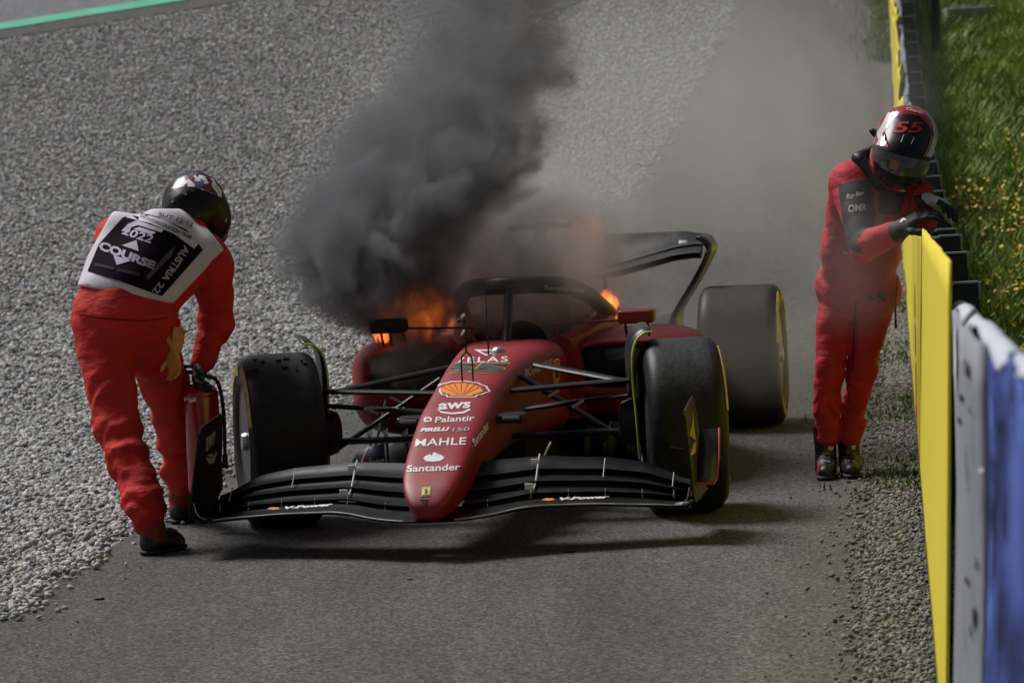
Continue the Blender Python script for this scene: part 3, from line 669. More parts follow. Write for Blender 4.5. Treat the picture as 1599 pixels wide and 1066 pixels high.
lathe('steering_wheel', [(.0, -.02), (.06, -.025), (.125, -.015), (.135, 0), (.125, .015), (.05, .02), (0, .02)], M['carbon'], CAR, 28, 'X').location = (-1.28, 0, .60)
# ---- roll hoop, air intake, engine cover
air = []
for X, hw, zt, zb in ((-1.93, .105, 1.05, .74), (-2.0, .125, 1.085, .70), (-2.2, .15, 1.05, .55), (-2.6, .17, .92, .40), (-3.0, .15, .76, .36), (-3.4, .11, .60, .34), (-3.75, .07, .48, .34)):
    air.append(se_ring(X, 0, (zt + zb) / 2, hw, (zt - zb) / 2, 2.6, 32, -.25))
ec = loft('engine_cover', air, M['red'], CAR); mod_sub(ec, 1)
lathe('air_intake', [(.0, -.01), (.06, -.008), (.078, .0), (.09, .012), (.096, .03), (.09, .045)], [M['dark']], CAR, 32, 'X').location = (-1.91, 0, .965)
loft('shark_fin', [[(-2.25, -.008, 1.0), (-2.25, .008, 1.0), (-2.25, .006, .8), (-2.25, -.006, .8)], [(-2.9, -.008, .94), (-2.9, .008, .94), (-2.9, .006, .6), (-2.9, -.006, .6)], [(-3.35, -.006, .86), (-3.35, .006, .86), (-3.35, .005, .5), (-3.35, -.005, .5)]], M['red'], CAR, smooth=False)
tc_ = empty('camera_pod', (-1.92, .02, 1.12), 0, CAR)
box('pod_wing', (0, 0, .005), (.07, .30, .022), M['carbon'], tc_, .008); box('pod_strip', (.02, 0, .022), (.045, .17, .010), M['yellow'], tc_, .003); box('pod_stem', (0, 0, -.045), (.06, .05, .09), M['carbon'], tc_, .01)
box('status_light', car(831, 382, X=-1.90), (.012, .012, .012), emis('green_light', (.1, 1.0, .5), 3.0), CAR, .003)
# ---- halo
hp = catmull([(-1.95, -.34, .70), (-1.70, -.325, .755), (-1.45, -.29, .83), (-1.22, -.22, .885), (-1.07, -.11, .905), (-1.02, 0, .908), (-1.07, .11, .905), (-1.22, .22, .885), (-1.45, .29, .83), (-1.70, .325, .755), (-1.95, .34, .70)], 44)
halo = tube('halo', hp, .034, M['carbon_grey'], CAR, 12, 1.15, (0, 0, 1))
tube('halo_pillar', catmull([(-.86, 0, .655), (-.92, 0, .74), (-.98, 0, .84), (-1.02, 0, .905)], 10), [.020] * 10, M['carbon_grey'], CAR, 10)
# ---- side pods with inlets
def pod(s):
    def R(X, yi, yo, zb, zt, n): return se_ring(X, s * (yi + yo) / 2, (zb + zt) / 2, (yo - yi) / 2, (zt - zb) / 2, n, 36, -.06 if False else 0)
    body = [R(-1.20, .27, .66, .435, .605, 4.2), R(-1.165, .262, .685, .425, .618, 4.2), R(-1.16, .25, .705, .40, .632, 4.0), R(-1.19, .24, .735, .345, .650, 3.6), R(-1.27, .22, .775, .27, .668, 3.4), R(-1.45, .20, .82, .22, .676, 3.4), R(-1.75, .18, .83, .19, .665, 3.4), R(-2.2, .14, .80, .18, .63, 3.2), R(-2.7, .1, .66, .16, .53, 3), R(-3.15, .06, .44, .15, .42, 3), R(-3.35, .04, .3, .15, .36, 3)]
    o = loft('side_pod', body, M['red'], CAR, cap=False); mod_sub(o, 1)
    loft('pod_inlet', [R(-1.175, .268, .68, .43, .612, 4.2), R(-1.30, .29, .64, .45, .59, 4.2), R(-1.31, .40, .5, .5, .54, 4)], M['dark'], o)
    return o
pod_l, pod_r = pod(1), pod(-1)
# ---- floor, plank, fences
fl = [(-.72, .30), (-.80, .48), (-.95, .62), (-1.2, .72), (-1.7, .76), (-2.6, .77), (-3.2, .56), (-3.5, .52)]
P = [(x, y) for x, y in fl] + [(x, -y) for x, y in reversed(fl)]; n = len(P)
mesh('floor', [(x, y, .115) for x, y in P] + [(x, y, .085) for x, y in P], [tuple(range(n)), tuple(range(2 * n - 1, n - 1, -1))] + [(i, i + n, (i + 1) % n + n, (i + 1) % n) for i in range(n)], M['carbon'], CAR, False)
box('plank', (-1.9, 0, .062), (2.6, .3, .045), mat('plank_wood', (.09, .06, .03), .8), CAR, .004)
box('survival_cell_keel', (-1.0, 0, .2), (1.0, .26, .24), M['carbon'], CAR, .03)
for s in (-1, 1):
    for k, (y0, xf, zt) in enumerate(((.34, -.70, .30), (.44, -.74, .31), (.54, -.80, .31), (.63, -.88, .30))):
        A = [(xf - .02, s * y0, .12), (xf, s * y0, .2), (xf - .02, s * (y0 + .005), zt - .03), (xf - .08, s * (y0 + .01), zt)]
        B = [(xf - .5, s * (y0 + .10), .12), (xf - .48, s * (y0 + .10), .2), (xf - .45, s * (y0 + .10), zt - .06), (xf - .4, s * (y0 + .10), zt - .05)]
        ribbon('floor_fence', A, B, M['carbon'], CAR, .006)
    tube('floor_stay', [(-1.0, s * .66, .12), (-1.02, s * .58, .42)], .006, M['silver'], CAR, 6)
# curved deflector plate with print, seen under the lower wishbone
dfl = ribbon('deflector', [tuple(car(*p, X=-.80)) for p in ((549, 730), (551, 716), (560, 704), (578, 696), (600, 692))], [tuple(car(*p, X=-.80)) for p in ((552, 748), (562, 748), (574, 748), (588, 748), (603, 748))], M['navy'], CAR, .006)
# ---- front wing
FW = empty('front_wing', (0, 0, 0), 0, CAR)
def le(y):   # leading edge of the lowest plane
    a = abs(y); return np.interp(a, [0, .12, .25, .4, .6, .9, .975], [1.30, 1.295, 1.24, 1.15, 1.09, 1.02, 1.0]), np.interp(a, [0, .12, .22, .36, .6, .9, .975], [.150, .150, .158, .178, .170, .148, .140])
def te(y):   # trailing edge of the top flap
    a = abs(y); return np.interp(a, [0, .1, .5, .8, .93, .975], [.80, .80, .74, .70, .70, .70]), np.interp(a, [0, .1, .38, .63, .78, .90, .975], [.318, .320, .330, .312, .285, .225, .20])
def wing_el(f0, f1, ya, yb, name, m, th=.014, camber=.022, gap=0.0):
    """one element covering the fraction f0..f1 of the wing chord between span ya and yb"""
    rings = []
    for y in np.linspace(ya, yb, 22):
        (x0, z0), (x1, z1) = le(y), te(y)
        def pt(f):
            b = f ** 1.5 * (z1 - z0); return np.array([x0 + (x1 - x0) * f, 0, z0 + b])
        a, b = pt(f0), pt(f1); a = a + np.array([0, 0, gap]); d = b - a; nrm = np.array([-d[2], 0, d[0]]) / (np.linalg.norm(d) + 1e-9); nrm = nrm if nrm[2] > 0 else -nrm
        up, dn = [], []
        for t in np.linspace(0, 1, 9):
            tt = th * (1.9 * math.sqrt(t) * (1 - t) + .08 * (1 - t)) + .0012; c = -camber * 4 * t * (1 - t)
            q = a + d * t + nrm * c; up.append(q + nrm * tt * .5); dn.append(q - nrm * tt * .5)
        rings.append([(p[0], y, p[2]) for p in up] + [(p[0], y, p[2]) for p in dn[::-1]])
    return loft(name, rings, m, FW, sharp=70)
wing_main = wing_el(0, .34, -.965, .965, 'main_plane', M['carbon'], .02, .012)
flaps = []
for s in (-1, 1):
    for f0, f1, ya, g in ((.29, .58, .105, .016), (.53, .80, .115, .016), (.75, 1.0, .125, .014)):
        a, b = (ya, .95) if s > 0 else (-.95, -ya); flaps.append(wing_el(f0, f1, a, b, 'flap', M['carbon'], .014, .016, g))
ends = {}
for s in (-1, 1):
    Y = .978 * s
    o = [(1.04, .158), (1.06, .19), (1.02, .30), (.955, .485), (.94, .505), (.60, .530), (.57, .515), (.55, .40), (.545, .22), (.60, .165), (.8, .15)]
    V = [(x, Y - .020 * s * (z - .3) / .2, z) for x, z in o]; n = len(o)
    e = mesh('endplate', V, [tuple(range(n))], M['carbon'], FW, False); mod_solid(e, .008); ends[s] = e
    ribbon('footplate', [(1.05, Y - .07 * s, .150), (1.045, Y - .02 * s, .148), (1.03, Y + .015 * s, .165)], [(.55, Y - .05 * s, .145), (.55, Y, .143), (.55, Y + .02 * s, .16)], M['carbon'], FW, .008)
    if s > 0: ribbon('dive_plane', [(.93, Y + .004 * s, .225), (.86, Y + .004 * s, .235), (.74, Y + .004 * s, .30), (.64, Y + .004 * s, .40)], [(.90, Y + .075 * s, .215), (.84, Y + .08 * s, .228), (.72, Y + .082 * s, .30), (.62, Y + .078 * s, .40)], M['carbon_grey'], FW, .006)
    if s > 0: tube('dive_plane_edge', [(.93, Y + .006 * s, .222), (.90, Y + .077 * s, .212), (.84, Y + .083 * s, .226), (.72, Y + .085 * s, .30), (.62, Y + .081 * s, .402)], .004, M['pink'], FW, 6)
    tube('leading_trim', catmull([(le(y)[0] + .004, y * s, le(y)[1] + .004) for y in np.linspace(.10, .93, 12)] + [(1.045, .962 * s, .175), (1.045, .975 * s, .22)], 40), .0028, M['dimwhite'], FW, 6)
    # slot-gap brackets and flap adjusters
    for y, big in ((.365, True), (.62, False), (.885, False)):
        (x0, z0), (x1, z1) = le(y), te(y)
        pts = [(x0 + (x1 - x0) * f, y * s, z0 + (z1 - z0) * f ** 1.5 + .018 + .012 * math.sin(f * 9)) for f in (np.linspace(.33, .92, 8) if big else np.linspace(.62, .86, 6))]
        tube('slot_bracket', pts, .0036 if big else .0022, M['dimwhite'], FW, 6)
        if big:
            for f, w in ((.36, .034), (.80, .030)):
                c = (x0 + (x1 - x0) * f, y * s - .014, z0 + (z1 - z0) * f ** 1.5 + .030); b_ = box('bracket_tab', c, (.008, w, .024), M['white'], FW, .003)
            tube('flap_adjuster', [(.80, y * s + .02, .335), (.80, y * s + .035, .365), (.78, y * s + .045, .385)], .004, M['dimwhite'], FW, 6)
    for y in (.2, .36, .5, .64, .78, .9):
        (x0, z0), (x1, z1) = le(y), te(y); tube('slot_separator', [(x0 + (x1 - x0) * .28, y * s, z0 + .02), (x0 + (x1 - x0) * .33, y * s, z0 + .05)], .002, M['dimwhite'], FW, 5)
tube('endplate_sensor', [(1.0, .955, .36), (1.0, .905, .365)], [.004, .012], M['carbon'], FW, 8)
bpy.context.view_layer.update()
# ---- wheels
def tyre_prof(w, R=.36):
    h = w / 2
    return [(.235, -h + .02), (.25, -h + .006), (.29, -h - .002), (.325, -h + .004), (.345, -h + .016), (.355, -h + .032), (.3595, -h + .05), (R, -h + .075), (R + .0005, 0), (R, h - .075), (.3595, h - .05), (.355, h - .032), (.345, h - .016), (.325, h - .004), (.29, h + .002), (.25, h - .006), (.235, h - .02)]
def wheel(x, y, w, steer):
    s = 1 if y > 0 else -1
    W = empty('wheel', (x, y, .36), steer, CAR)
    pr = tyre_prof(w); t = lathe('tyre', pr, [M['tyre'], M['tread']], W, 96, 'Y', matidx=[1 if 6 <= i <= 9 else 0 for i in range(len(pr))])
    h = w / 2 * s
    lathe('rim', [(.236, h - .018 * s), (.230, h - .03 * s), (.222, h - .05 * s), (.215, h - .055 * s), (.20, h - .05 * s), (.08, h - .03 * s), (.07, h - .02 * s), (.045, h - .018 * s), (.0, h - .018 * s)], M['rim'], W, 64, 'Y')
    lathe('wheel_band', [(.205, h - .0495 * s), (.19, h - .0455 * s), (.165, h - .040 * s), (.160, h - .041 * s)], M['lime'], W, 64, 'Y')
    lathe('wheel_nut', [(.04, h - .017 * s), (.034, h + .0 * s), (.0, h + .0 * s)], M['silver'], W, 12, 'Y')
    lathe('brake_drum', [(.0, -h * .98), (.16, -h * 1.02), (.20, -h * .98), (.232, -h * .86), (.234, -h * .5)], M['dark'], W, 40, 'Y')
    for k0 in (0.25, 0.25 + math.pi):                     # coloured arc and lettering blocks on the sidewall
        N = 26; A = []; B = []
        for j in range(N + 1):
            t = k0 + 1.05 * j / N
            A.append((.339 * math.cos(t), h - .008 * s, .339 * math.sin(t))); B.append((.312 * math.cos(t), h + .0025 * s, .312 * math.sin(t)))
        ribbon('sidewall_band', A, B, M['yellow'], W, .002)
        t0 = k0 + 1.25
        for j in range(7):
            t = t0 + .135 * j; a0 = t; a1 = t + .085
            q = [(rr * math.cos(a), h + .0035 * s, rr * math.sin(a)) for rr, a in ((.278, a0), (.278, a1), (.318, a1), (.318, a0))]
            qq = mesh('sidewall_letter', q, [(0, 1, 2, 3)], M['yellow'], W, False); mod_solid(qq, .002)
    return W
WH = dict(fl=wheel(0, .8475, .32, .20), fr=wheel(0, -.8475, .32, .34), rl=wheel(-3.6, .7975, .41, 0), rr=wheel(-3.6, -.7975, .41, 0))
# bits of rubber picked up on the front right tyre
for j in range(9):
    a = 1.15 + .09 * RNG.normal(); yy = RNG.uniform(-.12, .12); b_ = box('rubber_pickup', (.362 * math.cos(a), yy, .362 * math.sin(a)), (.03 * RNG.random() + .01, .02 * RNG.random() + .006, .012), M['dark'], WH['fr'], .003, Matrix.Rotation(math.pi / 2 - a, 3, 'Y'))
# ---- over-wheel winglets
for s, steer in ((1, .20), (-1, .34)):
    pth = catmull([(0, .735, .755), (0, .70, .752), (0, .665, .72), (0, .648, .66), (0, .645, .56), (0, .652, .42), (0, .658, .24)], 20)
    c0 = np.array([0, .8475 * s]); ca, sa = math.cos(steer), math.sin(steer)
    def turn(p):
        x, y = p[0] - c0[0], p[1] - c0[1]; return (c0[0] + x * ca - y * sa, c0[1] + x * sa + y * ca, p[2])
    A = [turn((.10 - .1 * max(0, p[2] - .60), p[1] * s, p[2])) for p in pth]; B = [turn((-.22, p[1] * s, p[2] + .02 * (p[2] > .6))) for p in pth]
    wl = ribbon('wheel_winglet', A, B, M['carbon_grey'], CAR, .006)
    tube('winglet_edge', [(a[0] + .004, a[1], a[2] + .001) for a in A], .0052, M['lime'], wl, 6)
    # ---- suspension
    def arm(name, p, q, r=.026, fl_=.34):
        p = (p[0], p[1] * s, p[2]); q = (q[0], q[1] * s, q[2]); return tube(name, [p, ((p[0] + q[0]) / 2, (p[1] + q[1]) / 2, (p[2] + q[2]) / 2), q], [r, r, r * .9], M['carbon'], CAR, 12, fl_, (0, 0, 1))
    arm('upper_wishbone', (.08, .15, .535), (.02, .64, .555), .034, .36); arm('upper_wishbone', (-.42, .19, .60), (-.03, .62, .545), .032, .36)
    tr = arm('track_rod', (.02, .20, .452), (.05, .64, .498), .036, .30)
    if s > 0: rod_l = tr
    else: rod_r = tr
    arm('lower_wishbone', (.10, .12, .350), (.02, .64, .348), .034, .34); arm('lower_wishbone', (-.40, .17, .30), (-.02, .62, .335), .034, .34)
    arm('push_rod', (-.10, .17, .58), (.0, .62, .30), .022, .5)
    lathe('brake_duct', [(.0, -.01), (.06, -.01), (.085, 0), (.10, .04), (.10, .08)], M['dark'], CAR, 24, 'Y').matrix_local = Matrix.Translation((0, .60 * s, .38)) @ Matrix.Rotation(0 if s > 0 else math.pi, 4, 'Z')
    for X, Yo, Zo in ((.05, .33, .515), (.05, .43, .47)): box('sensor_lead', (X + .03, Yo * s, Zo), (.006, .055, .012), M['dimwhite'], CAR, .002, Matrix.Rotation(.5 * s, 3, 'X'))
    # nose cameras
    c = (.42, .20 * s, .455); box('nose_camera', c, (.12, .12, .038), M['carbon_grey'], CAR, .012); box('camera_stalk', (c[0], c[1] - .06 * s, c[2]), (.05, .08, .018), M['carbon'], CAR, .006)
    box('camera_strip', (c[0] + .062, c[1] + .01 * s, c[2] + .004), (.006, .07, .012), M['dimwhite'], CAR, .002)
    # mirrors
    mr = box('mirror', (-1.06, .557 * s, .748), (.11, .162, .062), M['red'] if s > 0 else mat('charred_paint', (.020, .006, .006), .8, var=.5, vscale=20, bump=.4, bscale=60), CAR, .018)
    if s < 0: mr['label'] = 'mirror housing charred black by the fire'
    tube('mirror_arm', catmull([(-1.10, .49 * s, .735), (-1.12, .44 * s, .728), (-1.10, .20 * s, .722), (-1.10, .19 * s, .715), (-1.10, .19 * s, .675)], 14), .0055, M['red'], mr, 7)
    for yy in (.50, .56, .60): tube('mirror_stalk', [(-1.09, yy * s, .72), (-1.14, yy * s, .655)], .006, M['carbon'], mr, 6)
    box('mirror_glass', (-1.118, .557 * s, .748), (.004, .14, .048), M['silver'], mr, .002)
    # rear suspension
    for (p, q) in (((-3.3, .10, .42), (-3.6, .62, .46)), ((-3.75, .10, .40), (-3.62, .62, .44)), ((-3.3, .12, .20), (-3.6, .62, .22)), ((-3.7, .12, .2), (-3.62, .62, .22))): arm('rear_wishbone', p, q, .026, .4)
# ---- antennas and pitot on the nose
pt_ = car(724, 493, Y=0.0); fork = car(728, 549, Y=0.0)
pit = tube('pitot_mast', [tuple(fork), (fork[0], 0, fork[2] + .02), tuple(pt_)], .0045, M['black'], CAR, 8)
for dy in (-.022, .022): tube('pitot_leg', catmull([tuple(fork), (fork[0] + .0, dy, fork[2] - .03), (fork[0], dy * 1.0, .59)], 8), .0035, M['black'], pit, 6)
tube('pitot_head', [(pt_[0] + .06, 0, pt_[2] - .005), (pt_[0] - .01, 0, pt_[2] + .004)], .006, M['silver'], pit, 6); box('pitot_vane', (pt_[0] + .02, -.018, pt_[2] - .02), (.02, .014, .012), M['black'], pit, .003); tube('pitot_head', [(pt_[0] + .05, -.004, pt_[2] - .075), (pt_[0], .0, pt_[2] - .06)], .005, M['silver'], pit, 6)
a0 = car(758, 452, Y=0.0); tube('radio_aerial', [(a0[0], 0, .655), (a0[0], 0, a0[2])], [.004, .002], M['black'], CAR, 6)
lathe('camera_dome', [(.035, 0), (.03, .015), (.015, .026), (0, .028)], M['silver'], CAR, 20, 'Z').location = (-.42, .03, .655)
# ---- rear wing
RW = empty('rear_wing', (0, 0, 0), 0, CAR)
def rw_z(y): a = abs(y); return np.interp(a, [0, .15, .3, .45, .55, .60], [.80, .81, .845, .88, .89, .885])
def rw_el(name, x0, x1, dz0, dz1, m, span=.585, th=.02, cam=-.03, zt=None):
    rings = []
    for y in np.linspace(-span, span, 32):
        a = np.array([x0, y, rw_z(y) + dz0]); b = np.array([x1, y, (zt(y) if zt else rw_z(y) + dz1)]); d = b - a; nn = np.array([-d[2], 0, d[0]]); nn = nn / np.linalg.norm(nn); nn = nn if nn[2] > 0 else -nn; up, dn = [], []
        for t in np.linspace(0, 1, 9):
            k = th * 1.9 * math.sqrt(t) * (1 - t) + .0015; q = a + d * t + nn * cam * 4 * t * (1 - t); up.append(tuple(q + nn * k / 2)); dn.append(tuple(q - nn * k / 2))
        rings.append(up + dn[::-1])
    return loft(name, rings, m, RW, sharp=70)
rw_el('main_plane', -3.70, -3.96, 0, .035, M['carbon_grey'], th=.05); rwt = rw_el('upper_flap', -3.93, -4.12, .034, .2, M['carbon_grey'], th=.016, cam=-.02, zt=lambda y: .985 - .12 * max(0, abs(y) - .48) ** .8)
rwe = {}
for s in (-1, 1):
    pth = catmull([(0, .575, .965), (0, .61, .945), (0, .632, .90), (0, .615, .85), (0, .55, .74), (0, .475, .63), (0, .438, .56), (0, .435, .47), (0, .44, .36)], 26)
    A = [(-3.60 - .08 * (p[2] > .9), p[1] * s, p[2]) for p in pth]; B = [(-4.17, p[1] * s, p[2]) for p in pth]; e = ribbon('endplate', A, B, M['carbon_grey'], RW, .014); rwe[s] = e
    tube('endplate_edge', [(a[0] + .003, a[1], a[2]) for a in A], .007, M['carbon'], e, 6)
    box('wing_sticker', (-3.985, .475 * s, .905), (.02, .045, .10), M['silver'], RW, .003, Matrix.Rotation(-.9, 3, 'Y'))
    tube('wing_pylon', catmull([(-3.86, .075 * s, .83), (-3.8, .075 * s, .6), (-3.6, .07 * s, .4)], 10), .018, M['carbon_grey'], RW, 10, .5, (0, 1, 0))
rw_el('beam_wing', -3.75, -3.95, -.38, -.30, M['carbon'], span=.42, cam=-.02); box('actuator', (-3.98, 0, .93), (.16, .05, .06), M['carbon'], RW, .015)
box('crash_structure', (-3.85, 0, .36), (.5, .14, .12), M['carbon'], CAR, .03); box('rain_light', (-4.11, 0, .36), (.02, .08, .1), M['pink'], CAR, .005)
loft('gearbox', [se_ring(-3.1, 0, .3, .2, .16, 3, 20), se_ring(-3.7, 0, .33, .1, .11, 3, 20)], M['dark'], CAR)
ribbon('diffuser', [(-3.3, y, .09) for y in np.linspace(-.5, .5, 9)], [(-4.0, y, .30) for y in np.linspace(-.5, .5, 9)], M['carbon'], CAR, .01)
bpy.context.view_layer.update()
# ---- print on the car
bn = world_bvh([nose]); wht = M['white']
line_text('VELAS', (708, 567), (793, 565), 8.5, bn, wht, nose, up=(0.1, -1), bold=.01, spacing=1.2)
shape([[(740, 546), (779, 546), (759, 556)]], bn, wht, nose); shape([[(750, 548.5), (770, 548.5), (759.5, 553.5)]], bn, M['red'], nose, off=.004)
line_text('55', (681, 583), (797, 583), 17, bn, M['gold'], nose, bold=.075, shear=.2, spacing=1.0, name='race_number'); line_text('55', (684, 582), (794, 582), 14.5, bn, M['grey_print'], nose, bold=.05, shear=.2, off=.0045, name='race_number')
def shell(cx, cy, w, h, grow=1.0, ribs=True):
    P = []
    for t in np.linspace(math.pi * 1.02, -math.pi * .02, 21):
        r = 1 + .035 * math.cos(13 * t); P.append((cx + grow * w / 2 * math.cos(t) * r, cy - grow * h * .62 * math.sin(t) * r + h * .05))
    return P + [(cx + grow * w * .36, cy + h * .30 * grow), (cx + grow * w * .27, cy + h * .34 * grow), (cx + grow * w * .26, cy + h * .46 * grow), (cx - grow * w * .26, cy + h * .46 * grow), (cx - grow * w * .27, cy + h * .34 * grow), (cx - grow * w * .36, cy + h * .30 * grow)]
shape([shell(720.5, 609, 85, 24, 1.04)], bn, wht, nose); shape([shell(720.5, 609, 81, 22, 1.0)], bn, M['red'], nose, off=.004); shape([shell(720.5, 610, 66, 19, 1.0)], bn, M['orange'], nose, off=.0055)
for t in np.linspace(.35, math.pi - .35, 7):
    x, y = 720.5 + 30 * math.cos(t), 609 - 12 * math.sin(t); shape([[(x - 1.1, y), (x + 1.1, y), (720.5 + 6 * math.cos(t) + .4, 617), (720.5 + 6 * math.cos(t) - .4, 617)]], bn, M['redprint'], nose, off=.007, name='emblem_rib')
line_text('aws', (684, 640), (734, 637), 10, bn, wht, nose, up=(.15, -1), bold=.03)
shape([[(681, 638), (690, 642.5), (705, 644.5), (722, 643), (733, 638), (735, 640), (724, 645.5), (706, 647), (689, 645)]], bn, wht, nose)
shape([[(661, 656), (664, 651.5), (671, 651), (675, 654), (673, 658), (664, 659)]], bn, wht, nose); shape([[(664, 656), (667, 653), (672, 654), (670, 657)]], bn, M['red'], nose, off=.004)
line_text('Palantir', (679, 660), (740, 657), 9, bn, wht, nose, up=(.2, -1), bold=.012)
line_text('PIRELLI', (656, 674.5), (701, 672.5), 6, bn, wht, nose, up=(.2, -1), bold=.05, shear=.2); line_text('150', (706, 674), (733, 672.5), 6, bn, M['dimwhite'], nose, up=(.2, -1), bold=.02)
line_text('MAHLE', (648, 697), (727, 694), 11.5, bn, wht, nose, up=(.15, -1), bold=.012, spacing=1.05)
shape([[(661, 716), (664, 712), (672, 709), (676, 713), (675, 708), (680, 706), (684, 712), (682, 708), (690, 711), (694, 715), (688, 719.5), (675, 721), (665, 720)]], bn, wht, nose)
line_text('Santander', (635, 737), (718, 734), 10.5, bn, wht, nose, up=(.12, -1), bold=.015)
line_text('Santander', (741, 698), (764, 667), 12, bn, wht, nose, up=(-.35, -1), bold=.02)
shape([[(659, 760), (673.5, 759), (672, 774), (657, 775)]], bn, M['gold'], nose, name='badge'); shape([[(660, 762.5), (672, 761.5), (670.5, 772), (659, 773)]], bn, mat('badge_yellow', (.72, .62, .12), .4), nose, off=.004, name='badge'); shape([[(663, 771), (664, 767), (663, 764), (667, 763.5), (668, 767), (667, 771)]], bn, M['black'], nose, off=.0055)
shape([[(656, 779.5), (670, 779), (663, 790)]], bn, M['dark'], nose, name='pitot_hole')
line_text('RICHARD MILLE', (819, 589), (860, 573), 13, bn, wht, nose, up=(.05, -1), bold=.02, off=.004)
sh = [(864, 568), (869, 564), (874, 566), (874, 590), (870, 601), (865, 600), (863, 590)]; shape([sh], bn, M['orange'], nose, name='shield'); shape([[(866, 592), (867, 582), (865.5, 576), (869, 571), (872, 575), (870.5, 582), (872, 590), (869.5, 588)]], bn, M['black'], nose, off=.004); shape([[(863, 564), (869, 559), (874, 562), (874, 564), (869, 561.5), (863, 566)]], bn, wht, nose)
be = world_bvh([ends[1]]); shape([[(1077, 713), (1072, 702), (1076, 680), (1080, 664), (1082, 645), (1083.5, 668), (1087, 688), (1086, 706)]], be, M['gold'], ends[1]); shape([[(1078.5, 700), (1080, 672), (1081.5, 700)]], be, M['carbon'], ends[1], off=.004)
be = world_bvh([ends[-1]]); text('aws', ((321, 706), (334, 693), (336, 672), (321, 683)), be, M['dimwhite'], ends[-1], bold=.02); shape([[(322, 711), (327, 720), (333, 716), (337, 704), (338, 708), (334, 721), (328, 725), (322, 718)]], be, M['dimwhite'], ends[-1])
bw = world_bvh([wing_main] + flaps)
for u0, u1, v0, v1 in ((846, 952, 781, 777), (417, 520, 795, 789)):
    shape([[(u0, v0), (u0 + 6, v0 - 3), (u0 + 18, v0 - 2.5), (u0 + 20, v0), (u0 + 10, v0 + 1.5)]], bw, M['orange'], FW, off=.004)
    line_text('V-Power', (u0 + 28, v0 + .5), (u1, v1 + 1), 4.5, bw, M['white'], FW, bold=.05, shear=.3, off=.004)
line_text('#WeRaceAsOne', (568, 640), (632, 638), 4.6, world_bvh([rod_r]), wht, rod_r, bold=.02, off=.004); line_text('#WeRaceAsOne', (851, 627), (926, 618), 5, world_bvh([rod_l]), wht, rod_l, bold=.02, off=.004)
bd = world_bvh([dfl]); line_text('Sport', (577, 729), (601, 727), 14, bd, wht, dfl, bold=.01); shape([[(566, 727), (567, 715), (571, 713), (574, 724), (571, 730)]], bd, M['pink'], dfl)
line_text('Santander', (850, 452), (915, 456), 7, world_bvh([halo]), M['dimwhite'], halo, bold=.01)
bt = world_bvh([c for c in WH['fl'].children if c.name.startswith('tyre')])
for s_, v0, v1 in (('P', 656, 637), ('Z', 694, 674), ('R', 728, 710)): text(s_, ((1002.5, v0 + 1), (1008, v0), (1008, v1), (1002.5, v1 + 1)), bt, M['dimwhite'], WH['fl'], bold=.02)
# ================================================================ people
def norm(v): v = np.array(v, float); return v / (np.linalg.norm(v) + 1e-12)
def hand_prims(wrist, d, pn, side=1, curl=.5, s=1.0, thumb_in=.4, spread=.10):
    """palm and five separate fingers; d points to the fingertips, pn out of the palm, side=+1 thumb on cross(d,pn)"""
    d = norm(d); pn = norm(np.array(pn) - d * (np.array(pn) @ d)); ac = np.cross(d, pn) * side; w = np.array(wrist, float); P = []
    for k in (-.028, -.009, .010, .026): P.append(rc(w + ac * k * .8 * s, w + (d * .085 + ac * k * 1.1) * s, .019 * s, .016 * s, .018))
    for k, L in ((.030, .072), (.0105, .082), (-.0095, .076), (-.0285, .060)):
        b = w + (d * .085 + ac * k) * s; ang = 0.0; p = b; dd = norm(d + ac * spread * k / .03)
        for j, f in enumerate((.45, .32, .25)):
            ang += curl * (.7, 1.0, .8)[j]; v = dd * math.cos(ang) + pn * math.sin(ang); q = p + v * L * f * s * 1.15; P.append(rc(p, q, (.0108 - .0009 * j) * s, (.0102 - .0010 * j) * s, .006)); p = q
    p = w + (d * .022 + ac * .028) * s; v = norm(ac * .8 + d * .75 + pn * thumb_in)
    for j, L in enumerate((.042, .034, .026)):
        q = p + v * L * s; P.append(rc(p, q, (.0135 - .0012 * j) * s, (.0125 - .0014 * j) * s, .010)); p = q; v = norm(v + d * .35 + pn * .3 - ac * .25)
    return P
def pixcut(lines, scale=380.0):
    """lines: (x0,y0,x1,y1) keep the left-hand side seen along the line on the photograph"""
    def f(g):
        sh_ = g.shape[:-1]; X = g.reshape(-1, 3) - CO; z = X @ FWD; u = PW / 2 + FPX * (X @ CR) / z; v = PH / 2 - FPX * (X @ CU) / z; r = np.full(len(u), -1.0)
        for x0, y0, x1, y1 in lines:
            L = math.hypot(x1 - x0, y1 - y0); r = np.maximum(r, -((x1 - x0) * (v - y0) - (y1 - y0) * (u - x0)) / L / scale)
        return r.reshape(sh_)
    return f
def gz(u, v, y, z): p = W3(u, v, y); return np.array([p[0], p[1], z])

